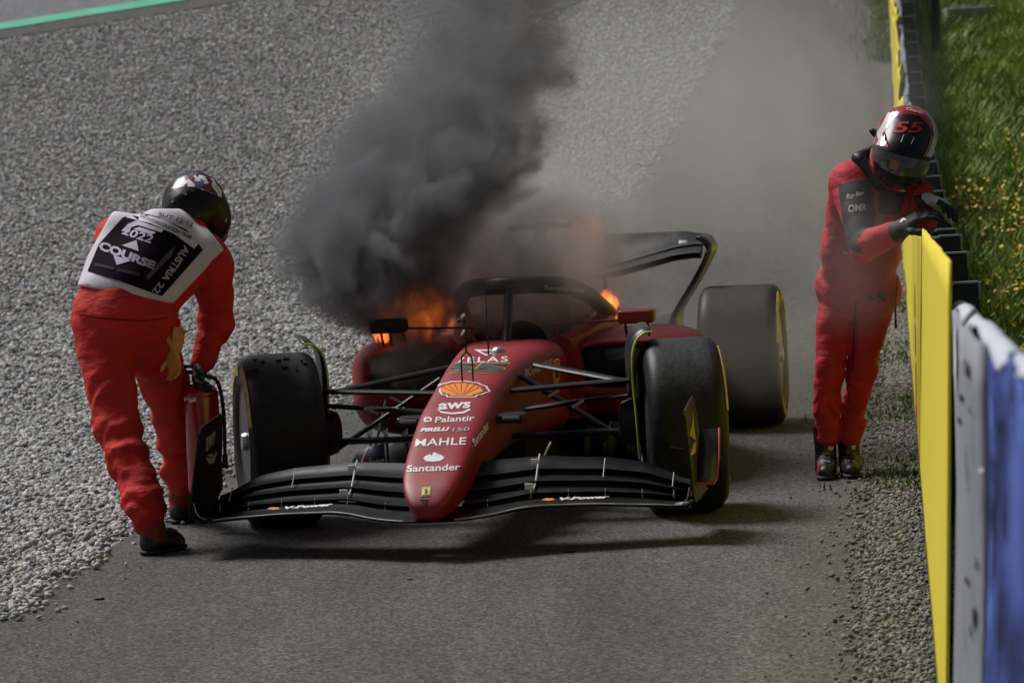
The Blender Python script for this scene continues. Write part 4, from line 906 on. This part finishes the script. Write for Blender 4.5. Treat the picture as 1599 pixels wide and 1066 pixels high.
# ---------------------------------------------------------------- marshal bending with the extinguisher
MA = empty('person', gz(240, 850, 14.6, 0)); tag(MA, 'person in orange-red overalls, white and black tabard and dark helmet, bending with an extinguisher', 'person')
T = lambda u, v, y: W3(u, v, y)
torso = [rc(T(168, 462, 14.74), T(186, 378, 14.93), .115, .088, .04), rc(T(232, 468, 14.78), T(308, 400, 14.96), .118, .095, .04), rc(T(200, 458, 14.72), T(256, 372, 14.92), .135, .115, .05), rc(T(182, 368, 14.97), T(318, 397, 14.96), .082, .085, .05), rc(T(258, 372, 14.95), T(284, 345, 15.05), .085, .07, .04)]
mw = .0085
body = torso + [
    rc(T(158, 500, 14.72), T(166, 545, 14.69), .128, .122, .05, mw, 1), rc(T(225, 505, 14.76), T(230, 545, 14.84), .128, .125, .05, mw, 1), rc(T(190, 488, 14.66), T(196, 505, 14.66), .125, .12, .05, mw * .5, 1),
    rc(T(163, 540, 14.68), T(182, 662, 14.55), .114, .090, .02, mw, 2), rc(T(182, 662, 14.55), T(226, 790, 14.33), .090, .076, .03, mw * 1.6, 4), rc(T(222, 780, 14.34), T(230, 812, 14.30), .080, .066, .02, mw, 4),
    rc(T(238, 540, 14.86), T(274, 650, 15.10), .112, .092, .02, mw, 5), rc(T(274, 650, 15.10), T(283, 735, 15.30), .092, .078, .03, mw * 1.6, 6), rc(T(281, 730, 15.30), T(284, 752, 15.32), .082, .070, .02, mw, 6),
    rc(T(322, 402, 14.96), T(331, 420, 14.94), .088, .084, .03, mw * .5, 7), rc(T(331, 415, 14.94), T(338, 505, 15.02), .082, .072, .03, mw, 7), rc(T(338, 505, 15.02), T(318, 560, 14.98), .070, .050, .02, mw, 8), rc(T(319, 556, 14.98), T(314, 568, 14.97), .050, .044, .01),
    rc(T(182, 372, 15.0), T(196, 450, 15.22), .080, .070, .03, mw, 9), rc(T(196, 450, 15.22), T(262, 505, 15.28), .066, .052, .03, mw, 9)]
mbody = sdf_mesh('overalls', body, .0095, M['suit_m'], MA)
vest = sdf_mesh('tabard', torso + body[5:8], .0095, M['cloth_w'], MA, inflate=.016, only=range(5), cut=pixcut([(124, 446, 270, 474), (268, 476, 349, 388), (303, 330, 186, 326), (186, 326, 122, 450), (349, 388, 303, 330)][0:0] + [(270, 474, 124, 446), (352, 388, 268, 476), (186, 326, 303, 326), (108, 450, 176, 330), (300, 326, 352, 392)]))
mhelm = sdf_mesh('helmet', [rc(T(303, 318, 15.12), T(313, 336, 15.16), .134, .128, .03), rc(T(322, 352, 15.20), T(328, 362, 15.24), .085, .075, .05), rc(T(290, 330, 15.04), T(300, 336, 15.04), .085, .08, .04)], .008, M['helm_k'], MA)
sdf_mesh('collar', [rc(T(274, 345, 15.02), T(300, 358, 15.0), .065, .06, .03)], .008, M['suit_m'], MA)
def shoe(parent, heel, toe, h, m1, m2, nm='shoe', sole=.0, mo=True):
    heel, toe = np.array(heel), np.array(toe); d = norm(toe - heel); up = np.array([0, 0, 1.0])
    P = [rc(heel + up * .045, heel + d * .12 + up * .046, .040, .042, .03), rc(heel + d * .12 + up * .044, toe - d * .03 + up * .032, .042, .033, .03), rc(heel + d * .02 + up * .06, heel + d * .02 + up * h, .046, .052, .03)]
    o = sdf_mesh(nm, P, .006, [m1, m2], parent, cut=lambda g: (sole + .002) - g[..., 2], matof=(lambda c, pid: np.where((pid == 2) & (c[:, 2] > sole + .05), 1, 0)) if mo else None)
    S = sdf_mesh('sole', [rc(heel + up * .012, toe - d * .03 + up * .012, .046, .042, .02, sq=(up, .35))], .006, M['dark'], o if False else parent, cut=lambda g: sole - g[..., 2]); return o
shoe(MA, gz(235, 850, 14.27, 0), gz(284, 846, 14.44, 0), .105, M['shoe'], M['shoe_r']); shoe(MA, gz(281, 800, 15.30, 0), gz(304, 796, 15.50, 0), .12, M['shoe'], M['shoe_r'])
hw = T(313, 572, 14.97); sdf_mesh('glove', hand_prims(hw, (T(309, 590, 14.93) - hw), (.9, -.1, .1), 1, .75, .95), .0045, M['glove_k'], MA)
bpy.context.view_layer.update()
bvv = world_bvh([vest]); Z1 = lambda x, y: (80 + x / 3.331, 240 + y / 3.331)
kk_, ww_ = M['cloth_k'], M['violet']
shape([[Z1(*p) for p in ((370, 335), (445, 305), (560, 330), (700, 395), (790, 500), (575, 740), (500, 715), (350, 660), (190, 612), (250, 470))]], bvv, kk_, vest, name='black_panel', off=.004)
shape([[Z1(*p) for p in ((398, 318), (440, 306), (590, 345), (720, 418), (765, 470), (742, 496), (640, 420), (520, 365), (388, 334))]], bvv, M['cloth_w'], vest, name='white_band', off=.0055)
text('DESINCARCERATION TEAM', tuple(Z1(*p) for p in ((466, 330), (722, 447), (730, 427), (470, 314))), bvv, M['black'], vest, bold=.02, off=.0075)
text('AUT 12 13', tuple(Z1(*p) for p in ((550, 318), (728, 385), (738, 362), (556, 298))), bvv, M['black'], vest, bold=.005, off=.0055)
shape([[Z1(*p) for p in ((365, 405), (400, 368), (450, 350), (585, 397), (570, 412), (455, 375), (420, 385), (400, 415))], [Z1(*p) for p in ((430, 395), (460, 385), (545, 412), (520, 425))]], bvv, ww_, vest, off=.007)
text('2022', tuple(Z1(*p) for p in ((365, 420), (515, 470), (540, 430), (385, 385))), bvv, ww_, vest, bold=.02, off=.007)
text('COURSE', tuple(Z1(*p) for p in ((245, 500), (530, 605), (545, 565), (262, 455))), bvv, ww_, vest, bold=.05, off=.007)
shape([[Z1(*p) for p in ((370, 480), (445, 453), (455, 510))], [Z1(*p) for p in ((325, 530), (415, 560), (342, 582))]], bvv, ww_, vest, off=.007)
text('AUSTRIA', tuple(Z1(*p) for p in ((690, 475), (570, 650), (600, 670), (722, 500))), bvv, ww_, vest, bold=.03, off=.007)
text('22', tuple(Z1(*p) for p in ((560, 665), (520, 715), (552, 732), (588, 680))), bvv, ww_, vest, bold=.02, off=.007)
shape([[Z1(*p) for p in ((640, 480), (625, 530), (500, 660), (490, 640), (590, 530))]], bvv, M['grey_print'], vest, off=.0065)
shape([[Z1(*p) for p in ((230, 572), (330, 592), (326, 606), (226, 586))], [Z1(*p) for p in ((345, 598), (460, 622), (455, 638), (340, 612))]], bvv, mat('faded_print', (.05, .04, .06), .95, spec=.05), vest, off=.007)
bh = world_bvh([mhelm])
def helm_art():
    m = bpy.data.materials.new('helmet_artwork'); nt, b = nodes(m); tc = nt.nodes.new('ShaderNodeTexCoord'); v = nt.nodes.new('ShaderNodeTexVoronoi'); v.inputs['Scale'].default_value = 34; nt.links.new(tc.outputs['Object'], v.inputs['Vector'])
    sp = nt.nodes.new('ShaderNodeSeparateColor'); nt.links.new(v.outputs['Color'], sp.inputs[0]); r = nt.nodes.new('ShaderNodeValToRGB'); r.color_ramp.interpolation = 'CONSTANT'; e = r.color_ramp.elements
    e[0].position = 0; e[0].color = (.10, .01, .03, 1); e[1].position = .25; e[1].color = (.80, .78, .82, 1)
    for p, c in ((.5, (.16, .12, .22, 1)), (.65, (.82, .80, .82, 1)), (.82, (.20, .02, .04, 1))): x = e.new(p); x.color = c
    nt.links.new(sp.outputs[0], r.inputs[0]); nt.links.new(r.outputs[0], b.inputs['Base Color']); b.inputs['Roughness'].default_value = .22; b.inputs['Coat Weight'].default_value = .7; return m
shape([[Z1(*p) for p in ((622, 188), (660, 140), (720, 105), (790, 92), (850, 110), (888, 160), (884, 228), (800, 195), (740, 175), (690, 170))]], bh, helm_art(), mhelm, name='helmet_graphic', off=.003)
shape([[Z1(*p) for p in ((580, 265), (610, 205), (690, 172), (750, 185), (740, 200), (650, 215), (605, 275))]], bh, M['carbon_grey'], mhelm, name='helmet_rim', off=.004)
shape([[Z1(*p) for p in ((900, 350), (906, 335), (914, 338), (910, 360))]], bh, M['dimwhite'], mhelm, name='visor_pivot', off=.003)
shape([[Z1(*p) for p in ((108, 830), (290, 855), (470, 866), (610, 850), (610, 856), (470, 873), (290, 862), (108, 838))]], world_bvh([mbody]), mat('seam_dark', (.12, .005, .004), .9), mbody, name='waist_seam', off=.003)
# yellow work gloves hanging at the hip
GW = T(274, 545, 14.74)
yg = sdf_mesh('work_glove', hand_prims(GW, T(279, 520, 14.72) - GW, (.3, -1, 0), -1, .25, .62), .0045, M['glove_y']); tag(yg, 'yellow leather work glove tucked at the hip of the bending marshal', 'glove', 'yellow work gloves at the hip')
GW = T(270, 553, 14.74); yg2 = sdf_mesh('work_glove', hand_prims(GW, T(275, 592, 14.71) - GW, (-.4, -1, 0), 1, .35, .66), .0045, M['glove_y']); tag(yg2, 'yellow leather work glove hanging down below the other glove', 'glove', 'yellow work gloves at the hip')
# ---------------------------------------------------------------- fire extinguisher in the hand
ec_ = T(316, 660, 14.95); EX = empty('fire_extinguisher', (ec_[0], ec_[1], T(316, 770, 14.95)[2])); tag(EX, 'red fire extinguisher held upright between the marshal and the front wheel', 'extinguisher')
Hx = T(316, 598, 14.95)[2] - EX.location.z
lathe('cylinder', [(0, 0), (.06, 0), (.07, .012), (.072, .03), (.0725, Hx - .07), (.070, Hx - .035), (.058, Hx - .012), (.032, Hx), (.025, Hx + .012), (0, Hx + .012)], M['ext'], EX, 48, 'Z')
lathe('shoulder_ring', [(.0735, Hx - .052), (.0750, Hx - .045), (.0735, Hx - .036)], M['ext'], EX, 48, 'Z', closed=True)
lathe('valve', [(.02, Hx + .01), (.022, Hx + .03), (.016, Hx + .045), (.012, Hx + .06), (0, Hx + .06)], M['carbon_grey'], EX, 16, 'Z')
tube('handle', [(-.07, 0, Hx + .05), (0, 0, Hx + .045), (.03, 0, Hx + .04)], [.008, .010, .008], M['black'], EX, 8); tube('lever', [(-.075, 0, Hx + .075), (-.02, 0, Hx + .07), (.02, 0, Hx + .055)], .007, M['black'], EX, 8)
lathe('gauge', [(0, -.006), (.014, -.006), (.016, 0), (.014, .008), (0, .008)], M['silver'], EX, 16, 'Y').location = (.0, -.026, Hx + .03)
tube('hose', catmull([(.02, .01, Hx + .03), (.07, .03, Hx + .0), (.088, .03, Hx - .12), (.085, .02, Hx - .3)], 16), .008, M['black'], EX, 8); tube('nozzle', [(.085, .02, Hx - .3), (.083, .02, Hx - .36)], [.010, .014], M['black'], EX, 8)
bpy.context.view_layer.update(); bx_ = world_bvh([EX.children[0]])
shape([[(288, 612), (300, 614), (306, 614), (306, 627), (298, 628), (288, 626)]], bx_, M['white'], EX, name='instruction_label'); line_text('FIRE', (290, 622), (303, 623), 5, bx_, M['black'], EX, off=.004)

# ---------------------------------------------------------------- driver leaning on the barrier
DR = empty('person', gz(1310, 745, 15.85, 0)); tag(DR, 'person in red race suit and red, white and black helmet leaning over the barrier', 'person')
dw = .0080
dp = [rc(T(1338, 458, 15.88), T(1346, 462, 15.88), .125, .125, .05, dw * .6, 11), rc(T(1312, 450, 15.88), T(1370, 455, 15.88), .110, .108, .05, dw, 11),
      rc(T(1336, 440, 15.87), T(1344, 385, 15.80), .150, .150, .05, dw, 12), rc(T(1340, 385, 15.80), T(1356, 308, 15.68), .150, .135, .05, dw, 12), rc(T(1322, 400, 15.78), T(1330, 300, 15.64), .105, .100, .04, dw, 13), rc(T(1372, 400, 15.80), T(1388, 310, 15.68), .085, .10, .04, dw, 13),
      rc(T(1330, 282, 15.62), T(1412, 292, 15.66), .088, .085, .04), rc(T(1375, 282, 15.62), T(1396, 258, 15.56), .08, .075, .03),
      rc(T(1310, 462, 15.88), T(1296, 572, 15.83), .094, .064, .010, dw, 14), rc(T(1296, 572, 15.83), T(1291, 665, 15.90), .064, .053, .010, dw * 1.5, 15), rc(T(1293, 660, 15.90), T(1292, 682, 15.90), .056, .054, .01),
      rc(T(1364, 462, 15.88), T(1348, 572, 15.84), .098, .064, .008, dw, 16), rc(T(1347, 572, 15.84), T(1331, 662, 15.92), .064, .052, .008, dw * 1.5, 17), rc(T(1330, 660, 15.92), T(1327, 682, 15.92), .055, .052, .01),
      rc(T(1327, 288, 15.60), T(1334, 312, 15.54), .086, .078, .03), rc(T(1334, 312, 15.54), T(1350, 385, 15.36), .076, .066, .02, dw * .6, 18), rc(T(1350, 385, 15.36), T(1400, 364, 15.26), .064, .047, .02, dw, 19),
      rc(T(1412, 292, 15.66), T(1440, 345, 15.62), .080, .065, .02), rc(T(1440, 345, 15.62), T(1442, 300, 15.38), .060, .045, .02)]
def dmat(c, pid):
    u, v = project(c)
    blk = ((pid == 14) | (pid == 15)) & (v > 284 + (u - 1330) * -.15) & (v < 398 - (1352 - u) * .3) & (u < 1365) & (u > 1308 + (v - 284) * .12)
    blk |= (v > 276) & (v < 335) & (u > 1372) & (u < 1424) & ((pid >= 3) & (pid <= 7))
    blk |= (pid == 7)
    return np.where(blk, 1, 0)
dbody = sdf_mesh('race_suit', dp, .0088, [M['suit_d'], M['suit_k']], DR, matof=dmat)
for (hx, tx, yy) in ((1291, 1289, 15.86), (1327, 1331, 15.88)):
    sdf_mesh('sock', [rc(T(hx, 678, yy + .04), T(hx, 700, yy + .04), .040, .038, .01)], .006, M['sock'], DR)
    shoe(DR, gz(hx, 740, yy + .07, 0), gz(tx, 745, yy - .17, 0), .205, M['shoe'], M['shoe'], mo=False)
dh = sdf_mesh('helmet', [rc(T(1416, 212, 15.52), T(1406, 246, 15.43), .131, .128, .03), rc(T(1402, 256, 15.38), T(1406, 268, 15.36), .098, .085, .06)], .0075, M['helm_r'], DR)
sdf_mesh('neck_device', [rc(T(1338, 246, 15.60), T(1362, 238, 15.62), .022, .03, .02), rc(T(1345, 252, 15.58), T(1376, 288, 15.52), .032, .035, .03), rc(T(1362, 205, 15.56), T(1372, 212, 15.55), .014, .02, .02)], .007, M['carbon'], DR)
w1 = T(1404, 360, 15.25); g1 = sdf_mesh('glove', hand_prims(w1, T(1436, 337, 15.22) - w1, (.2, .35, -1), -1, .40, 1.12) + [rc(T(1400, 363, 15.26), T(1410, 356, 15.25), .046, .040, .02)], .005, M['glove_k'], DR)
w2 = T(1444, 312, 15.38); g2 = sdf_mesh('glove', hand_prims(w2, T(1474, 318, 15.30) - w2, (-.1, -.5, -1), 1, .42, 1.12) + [rc(T(1440, 300, 15.40), T(1445, 316, 15.36), .044, .040, .02)], .005, [M['glove_k'], M['glove_w']], DR, matof=lambda c, pid: np.where((pid < 4) | ((pid >= 16) & (pid < 19)), 1, 0))
bpy.context.view_layer.update()
bsh = world_bvh([c for c in DR.children if c.name.startswith('shoe')])
for cx0, sl_ in ((1290, 0), (1328, 1)):
    for j in range(5):
        v = 700 + 6 * j; shape([[(cx0 - 6 + j * .4 * sl_, v), (cx0 + 6 + j * .4 * sl_, v + 2), (cx0 + 6 + j * .4 * sl_, v + 3.6), (cx0 - 6 + j * .4 * sl_, v + 1.6)]], bsh, M['dimwhite'] if j % 2 else M['grey_print'], DR, name='shoe_lace', off=.004)
    shape([[(cx0 - 12, 722), (cx0 - 9, 722), (cx0 - 11, 738), (cx0 - 14, 738)]], bsh, M['redprint'] if sl_ == 0 else M['grey_print'], DR, name='shoe_stripe', off=.004)
bh = world_bvh([dh]); Z8 = lambda x, y: (1250 + x / 3.332, 140 + y / 3.331)
def zs(pts, m, nm, off): return shape([[Z8(*p) for p in pts]], bh, m, dh, name=nm, off=off)
zs(((455, 175), (500, 138), (560, 126), (620, 138), (665, 185), (690, 235), (672, 290), (640, 345), (560, 340), (470, 315), (438, 260), (440, 210)), M['helm_k'], 'helmet_crown', .003)
zs(((378, 260), (420, 190), (470, 95), (500, 80), (470, 150), (425, 235), (415, 300), (392, 290)), M['helm_w'], 'helmet_stripe', .003)
zs(((425, 235), (470, 150), (482, 158), (440, 215), (436, 262), (465, 312), (440, 304), (415, 300)), M['helm_r'], 'helmet_stripe', .0045)
zs(((660, 110), (690, 150), (700, 250), (690, 330), (655, 370), (640, 350), (676, 290), (694, 235), (680, 170)), M['helm_w'], 'helmet_stripe', .0045)
zs(((676, 240), (690, 245), (672, 310), (648, 355), (632, 350), (660, 300)), M['helm_r'], 'helmet_stripe', .006)
zs(((376, 296), (440, 308), (560, 345), (672, 365), (690, 360), (660, 430), (600, 455), (500, 445), (420, 405), (384, 360)), M['visor'], 'visor', .006)
zs(((376, 286), (440, 298), (560, 332), (680, 354), (692, 362), (670, 374), (560, 352), (440, 318), (376, 302)), M['helm_k'], 'visor_seal', .009)
zs(((384, 372), (420, 415), (500, 452), (600, 462), (650, 440), (600, 520), (500, 540), (430, 520), (392, 450)), M['helm_k'], 'chin_bar', .004)
zs(((470, 360), (520, 375), (505, 425), (462, 410)), mat('visor_reflection_tint', (.28, .09, .04), .12, coat=1), 'painted_reflection', .0075)  # orange reflection painted as a flat patch on the visor
text('55', tuple(Z8(*p) for p in ((480, 228), (630, 226), (640, 172), (495, 168))), bh, M['redprint'], dh, bold=.02, shear=.1, off=.006, name='race_number')
text('Otro', tuple(Z8(*p) for p in ((548, 106), (632, 128), (634, 112), (550, 92))), bh, M['helm_w'], dh, bold=.01, off=.004)
for p0, p1 in (((520, 275), (536, 235)), ((572, 285), (588, 250))): zs((p0, (p0[0] + 5, p0[1]), (p1[0] + 3, p1[1]), p1), M['helm_w'], 'crown_mark', .006)
bs = world_bvh([dbody, g1, g2])
def zt(s, q, m, **k): return text(s, tuple(Z8(*p) for p in q), bs, m, dbody, **k)
zt('Ray-Ban', ((240, 578), (330, 552), (326, 525), (238, 545)), M['white'], bold=.0, shear=.3); zt('OMR', ((248, 640), (345, 630), (345, 592), (248, 600)), M['dimwhite'], bold=.03)
zt('RICHARD MILLE', ((362, 893), (528, 790), (520, 775), (356, 878)), M['gold'], bold=.0)
text('55', ((1350, 472), (1384, 472), (1384, 458), (1350, 456)), bs, M['grey_print'], dbody, bold=.03, name='race_number')
shape([[Z8(*p) for p in ((222, 840), (268, 852), (266, 866), (220, 852))]], bs, M['gold'], dbody, name='belt_tab')
shape([[Z8(*p) for p in ((515, 690), (530, 670), (522, 645), (535, 640), (540, 668), (555, 680), (535, 680), (525, 692))]], bs, M['white'], g1, off=.003)
shape([[Z8(*p) for p in ((392, 648), (425, 645), (428, 690), (405, 700), (390, 680))]], bs, M['gold'], dbody, name='shield')
tube('drink_tube', [T(1402, 430, 15.74) - np.array(DR.location), T(1398, 480, 15.72) - np.array(DR.location), T(1399, 512, 15.72) - np.array(DR.location)], [.003, .003, .006], M['black'], DR, 6)
shape([[(1335, 470), (1338, 470), (1335, 520), (1332, 580), (1330, 580), (1332, 520)]], bs, mat('seam_red', (.13, .004, .006), .9), dbody, name='inseam')
# print on the yellow banner
by = world_bvh([ban_y]); shape([[(1427.5, 440), (1429, 440), (1431, 560), (1432.5, 690), (1431, 690), (1429.5, 560)]], by, M['redprint'], ban_y, name='red_line'); text('S', ((1433, 808), (1438, 808), (1437, 756), (1432, 756)), by, M['redprint'], ban_y)
# scuffs and small tears in the grey banner
bg_ = world_bvh([ban_g]); rs = random.Random(4)
for (u, v, w, h) in ((1507, 546, 5, 22), (1513, 575, 4, 16), (1503, 620, 3, 9), (1500, 655, 4, 7), (1496, 520, 4, 10), (1536, 733, 7, 6), (1518, 640, 2, 8), (1512, 905, 3, 8), (1524, 960, 3, 26), (1518, 985, 2, 12), (1527, 880, 2, 14), (1494, 560, 3, 60)):
    P = [(u + w * (.5 + .5 * rs.random()) * math.cos(t), v + h * (.5 + .5 * rs.random()) * math.sin(t)) for t in np.linspace(0, 2 * math.pi, 9, endpoint=False)]
    shape([P], bg_, M['black'] if rs.random() < .7 else M['white'], ban_g, name='tear', off=.006)
# ================================================================ smoke and fire (real volumes)
class NG:
    def __init__(s, name):
        s.m = bpy.data.materials.new(name); s.m.use_nodes = True; s.t = s.m.node_tree; s.t.nodes.clear()
        s.out = s.t.nodes.new('ShaderNodeOutputMaterial'); s.pos = s.n('ShaderNodeNewGeometry').outputs['Position']
    def n(s, k, **a):
        x = s.t.nodes.new(k)
        for q, v in a.items(): setattr(x, q, v)
        return x
    def l(s, a, b): s.t.links.new(a, b)
    def math(s, op, a, b=None, c=None, clamp=False):
        x = s.n('ShaderNodeMath', operation=op, use_clamp=clamp)
        for i, v in enumerate((a, b, c)):
            if v is None: continue
            if isinstance(v, (int, float)): x.inputs[i].default_value = v
            else: s.l(v, x.inputs[i])
        return x.outputs[0]
    def noise(s, scale, detail=5, rough=.6, dist=.0, vec=None):
        x = s.n('ShaderNodeTexNoise'); x.inputs['Scale'].default_value = scale; x.inputs['Detail'].default_value = detail; x.inputs['Roughness'].default_value = rough; x.inputs['Distortion'].default_value = dist
        s.l(vec or s.pos, x.inputs['Vector']); return x.outputs['Fac']
    def smooth(s, v, a, b):
        x = s.n('ShaderNodeMapRange', interpolation_type='SMOOTHSTEP'); x.inputs['From Min'].default_value = a; x.inputs['From Max'].default_value = b; s.l(v, x.inputs[0]); return x.outputs[0]
    def vol(s, dens, col, aniso=.2, emit=None, ecol=None):
        p = s.n('ShaderNodeVolumePrincipled'); p.inputs['Color'].default_value = (*col, 1); p.inputs['Anisotropy'].default_value = aniso; s.l(dens, p.inputs['Density'])
        if emit is not None:
            s.l(emit, p.inputs['Emission Strength'])
            if isinstance(ecol, tuple): p.inputs['Emission Color'].default_value = (*ecol, 1)
            else: s.l(ecol, p.inputs['Emission Color'])
        s.l(p.outputs[0], s.out.inputs['Volume']); return s.m
def plume(name, keys, dens, col, label, nscale=4.0, namp=1.9, soft=.26, detail=5):
    """keys: (u, v, depth, radius px, density factor) from the foot upwards"""
    P = [W3(u, v, y) for u, v, y, r, d in keys]; R = [r / FPX * y for u, v, y, r, d in keys]; D = [k[4] for k in keys]
    z0, z1 = P[0][2], P[-1][2]; g = NG(name + '_volume'); sx = g.n('ShaderNodeSeparateXYZ'); g.l(g.pos, sx.inputs[0])
    zn = g.n('ShaderNodeMapRange'); zn.inputs['From Min'].default_value = z0; zn.inputs['From Max'].default_value = z1; g.l(sx.outputs[2], zn.inputs[0])
    def curve(vals):
        lo, hi = min(vals), max(vals) + 1e-6; rp = g.n('ShaderNodeFloatCurve'); cv = rp.mapping.curves[0]
        pts = [((p[2] - z0) / (z1 - z0), (v - lo) / (hi - lo)) for p, v in zip(P, vals)]
        cv.points[0].location = pts[0]; cv.points[-1].location = pts[-1]
        for q in pts[1:-1]: cv.points.new(*q)
        rp.mapping.update(); g.l(zn.outputs[0], rp.inputs['Value']); return g.math('MULTIPLY_ADD', rp.outputs[0], hi - lo, lo)
    dx = g.math('SUBTRACT', sx.outputs[0], curve([p[0] for p in P])); dy = g.math('SUBTRACT', sx.outputs[1], curve([p[1] for p in P]))
    d = g.math('DIVIDE', g.math('SQRT', g.math('ADD', g.math('MULTIPLY', dx, dx), g.math('MULTIPLY', dy, dy))), curve(R))
    nz = g.math('MULTIPLY_ADD', g.math('SUBTRACT', g.noise(nscale, detail, .58, .6), .43), namp, 0.0)
    sh_ = g.smooth(g.math('ADD', g.math('SUBTRACT', 1.0, d), nz), 0.0, soft)
    var = g.smooth(g.noise(nscale * 1.7, 2, .6, .3), .28, .72)
    de = g.math('MULTIPLY', g.math('MULTIPLY', sh_, curve(D)), g.math('MULTIPLY_ADD', var, dens * .9, dens * .25))
    m = g.vol(de, col)
    rings = []
    for p, r in zip(P, R): rings.append([(p[0] + 1.35 * r * math.cos(t), p[1] + 1.35 * r * math.sin(t), p[2]) for t in np.linspace(0, 2 * math.pi, 14, endpoint=False)])
    o = loft(name, rings, m); tag(o, label, 'smoke', kind='stuff'); return o
def puff(name, c, r, dens, col, label, nscale=5.0, namp=1.3, soft=.6, cat='smoke', emit=0.0, hot=.45, kind='stuff', detail=5, rot=0.0, flick=None):
    g = NG(name + '_volume'); c = np.array(c)
    mp = g.n('ShaderNodeMapping', vector_type='TEXTURE'); mp.inputs['Location'].default_value = tuple(c); mp.inputs['Scale'].default_value = r; g.l(g.pos, mp.inputs[0])
    ln = g.n('ShaderNodeVectorMath', operation='LENGTH'); g.l(mp.outputs[0], ln.inputs[0])
    vec = None
    if flick:
        m2 = g.n('ShaderNodeMapping'); m2.inputs['Scale'].default_value = flick; g.l(g.pos, m2.inputs[0]); vec = m2.outputs[0]
    nn = g.noise(nscale, detail, .6, .8, vec)
    sh_ = g.math('ADD', g.math('SUBTRACT', 1.0, ln.outputs['Value']), g.math('MULTIPLY', g.math('SUBTRACT', nn, .5), namp))
    s1 = g.smooth(sh_, 0.0, soft)
    edge = g.smooth(g.math('SUBTRACT', 1.25, ln.outputs['Value']), 0, .3)
    de = g.math('MULTIPLY', g.math('MULTIPLY', s1, edge), dens)
    if emit:
        em = g.math('MULTIPLY', g.math('POWER', g.math('MULTIPLY', s1, edge), 2.0), emit)
        rp = g.n('ShaderNodeValToRGB'); e = rp.color_ramp.elements; e[0].position = .15; e[0].color = (.8, .025, .004, 1); e[1].position = .97; e[1].color = (1, .24, .035, 1); x = e.new(.62); x.color = (1, .07, .008, 1); g.l(s1, rp.inputs[0])
        m = g.vol(de, col, .0, em, rp.outputs[0])
    else: m = g.vol(de, col)
    bm = bmesh.new(); bmesh.ops.create_icosphere(bm, subdivisions=3, radius=1.27)
    for v in bm.verts: v.co = Vector((v.co.x * r[0], v.co.y * r[1], v.co.z * r[2])) + Vector(c)
    o = bm_obj(name, bm, m); tag(o, label, cat, kind=kind)
    return o
def tight(o): return o
plume('smoke', [(625, 530, 16.25, 50, .7), (608, 490, 16.25, 95, 1.0), (585, 435, 16.3, 130, 1.1), (586, 380, 16.35, 142, 1.1), (640, 305, 16.5, 155, .9), (680, 235, 16.7, 160, .55), (715, 165, 16.9, 150, .40), (745, 95, 17.1, 140, .30), (768, 20, 17.3, 135, .24), (790, -60, 17.5, 140, .22), (850, -170, 17.8, 170, .25), (900, -300, 18.2, 200, .0)], 15.0, (.27, .27, .285), 'thick dark smoke column rising from the burning side pod')
puff('smoke', W3(650, 562, 15.95), (.21, .16, .14), 13.0, (.40, .37, .33), 'grey brown puff of smoke curling out of the side pod inlet', 8, 1.3)
puff('smoke', W3(810, 420, 16.5), (.66, .85, .42), 4.8, (.86, .77, .74), 'pale smoke hanging over the cockpit and halo, its colour tinted for firelight', 3.0, 1.1, .9)  # scattered firelight is put into the pinkish colour of this smoke
puff('smoke', W3(800, 350, 18.4), (.85, .9, .55), 2.4, (.62, .60, .58), 'grey smoke drifting off behind the roll hoop', 2.4, 1.2, .9)
puff('smoke', W3(950, 180, 20.5), (2.0, 2.6, 1.2), .28, (.72, .72, .71), 'thin pale smoke veil drifting across the road behind the car', 1.3, 1.2, 1.0)
puff('smoke', W3(1215, 180, 19.5), (1.0, 2.2, 1.2), .17, (.70, .70, .69), 'thin smoke veil drifting towards the barrier', 1.6, 1.2, 1.0)
puff('smoke', W3(1330, 400, 15.2), (.42, .32, .40), .45, (.72, .72, .73), 'faint smoke wisp in front of the leaning driver', 3.0, 1.2, 1.0)
puff('smoke', W3(1120, 540, 17.0), (.8, 1.0, .35), .35, (.72, .72, .73), 'faint smoke drifting past the rear wheel', 2.6, 1.2, 1.0)
FL = 'flames licking around the car'
for (u, v, y, r, d, e, lab) in ((650, 488, 16.28, (.18, .12, .14), 8, 11, 'orange flames burning behind the right hand mirror'), (598, 521, 16.16, (.05, .04, .045), 4, 70, 'small bright flame below the charred mirror'), (950, 478, 16.75, (.055, .06, .085), 3, 60, 'bright orange flame beside the engine cover'), (915, 362, 17.7, (.12, .08, .09), 1, 3.2, 'faint red flames near the rear wing'), (735, 415, 17.3, (.30, .2, .2), 2.5, .7, 'dull orange firelight added as emission in the smoke behind the cockpit')):  # the last volume is scattered fire glow, added as emission in the smoke
    o = puff('flame', W3(u, v, y), r, d, (.10, .05, .03), lab, 24 if r[0] < .15 else 17, 3.0, .45, 'fire', e, kind=None, flick=(1, 1, .55)); o['group'] = FL
COL.objects.unlink(_fo); bpy.data.objects.remove(_fo)
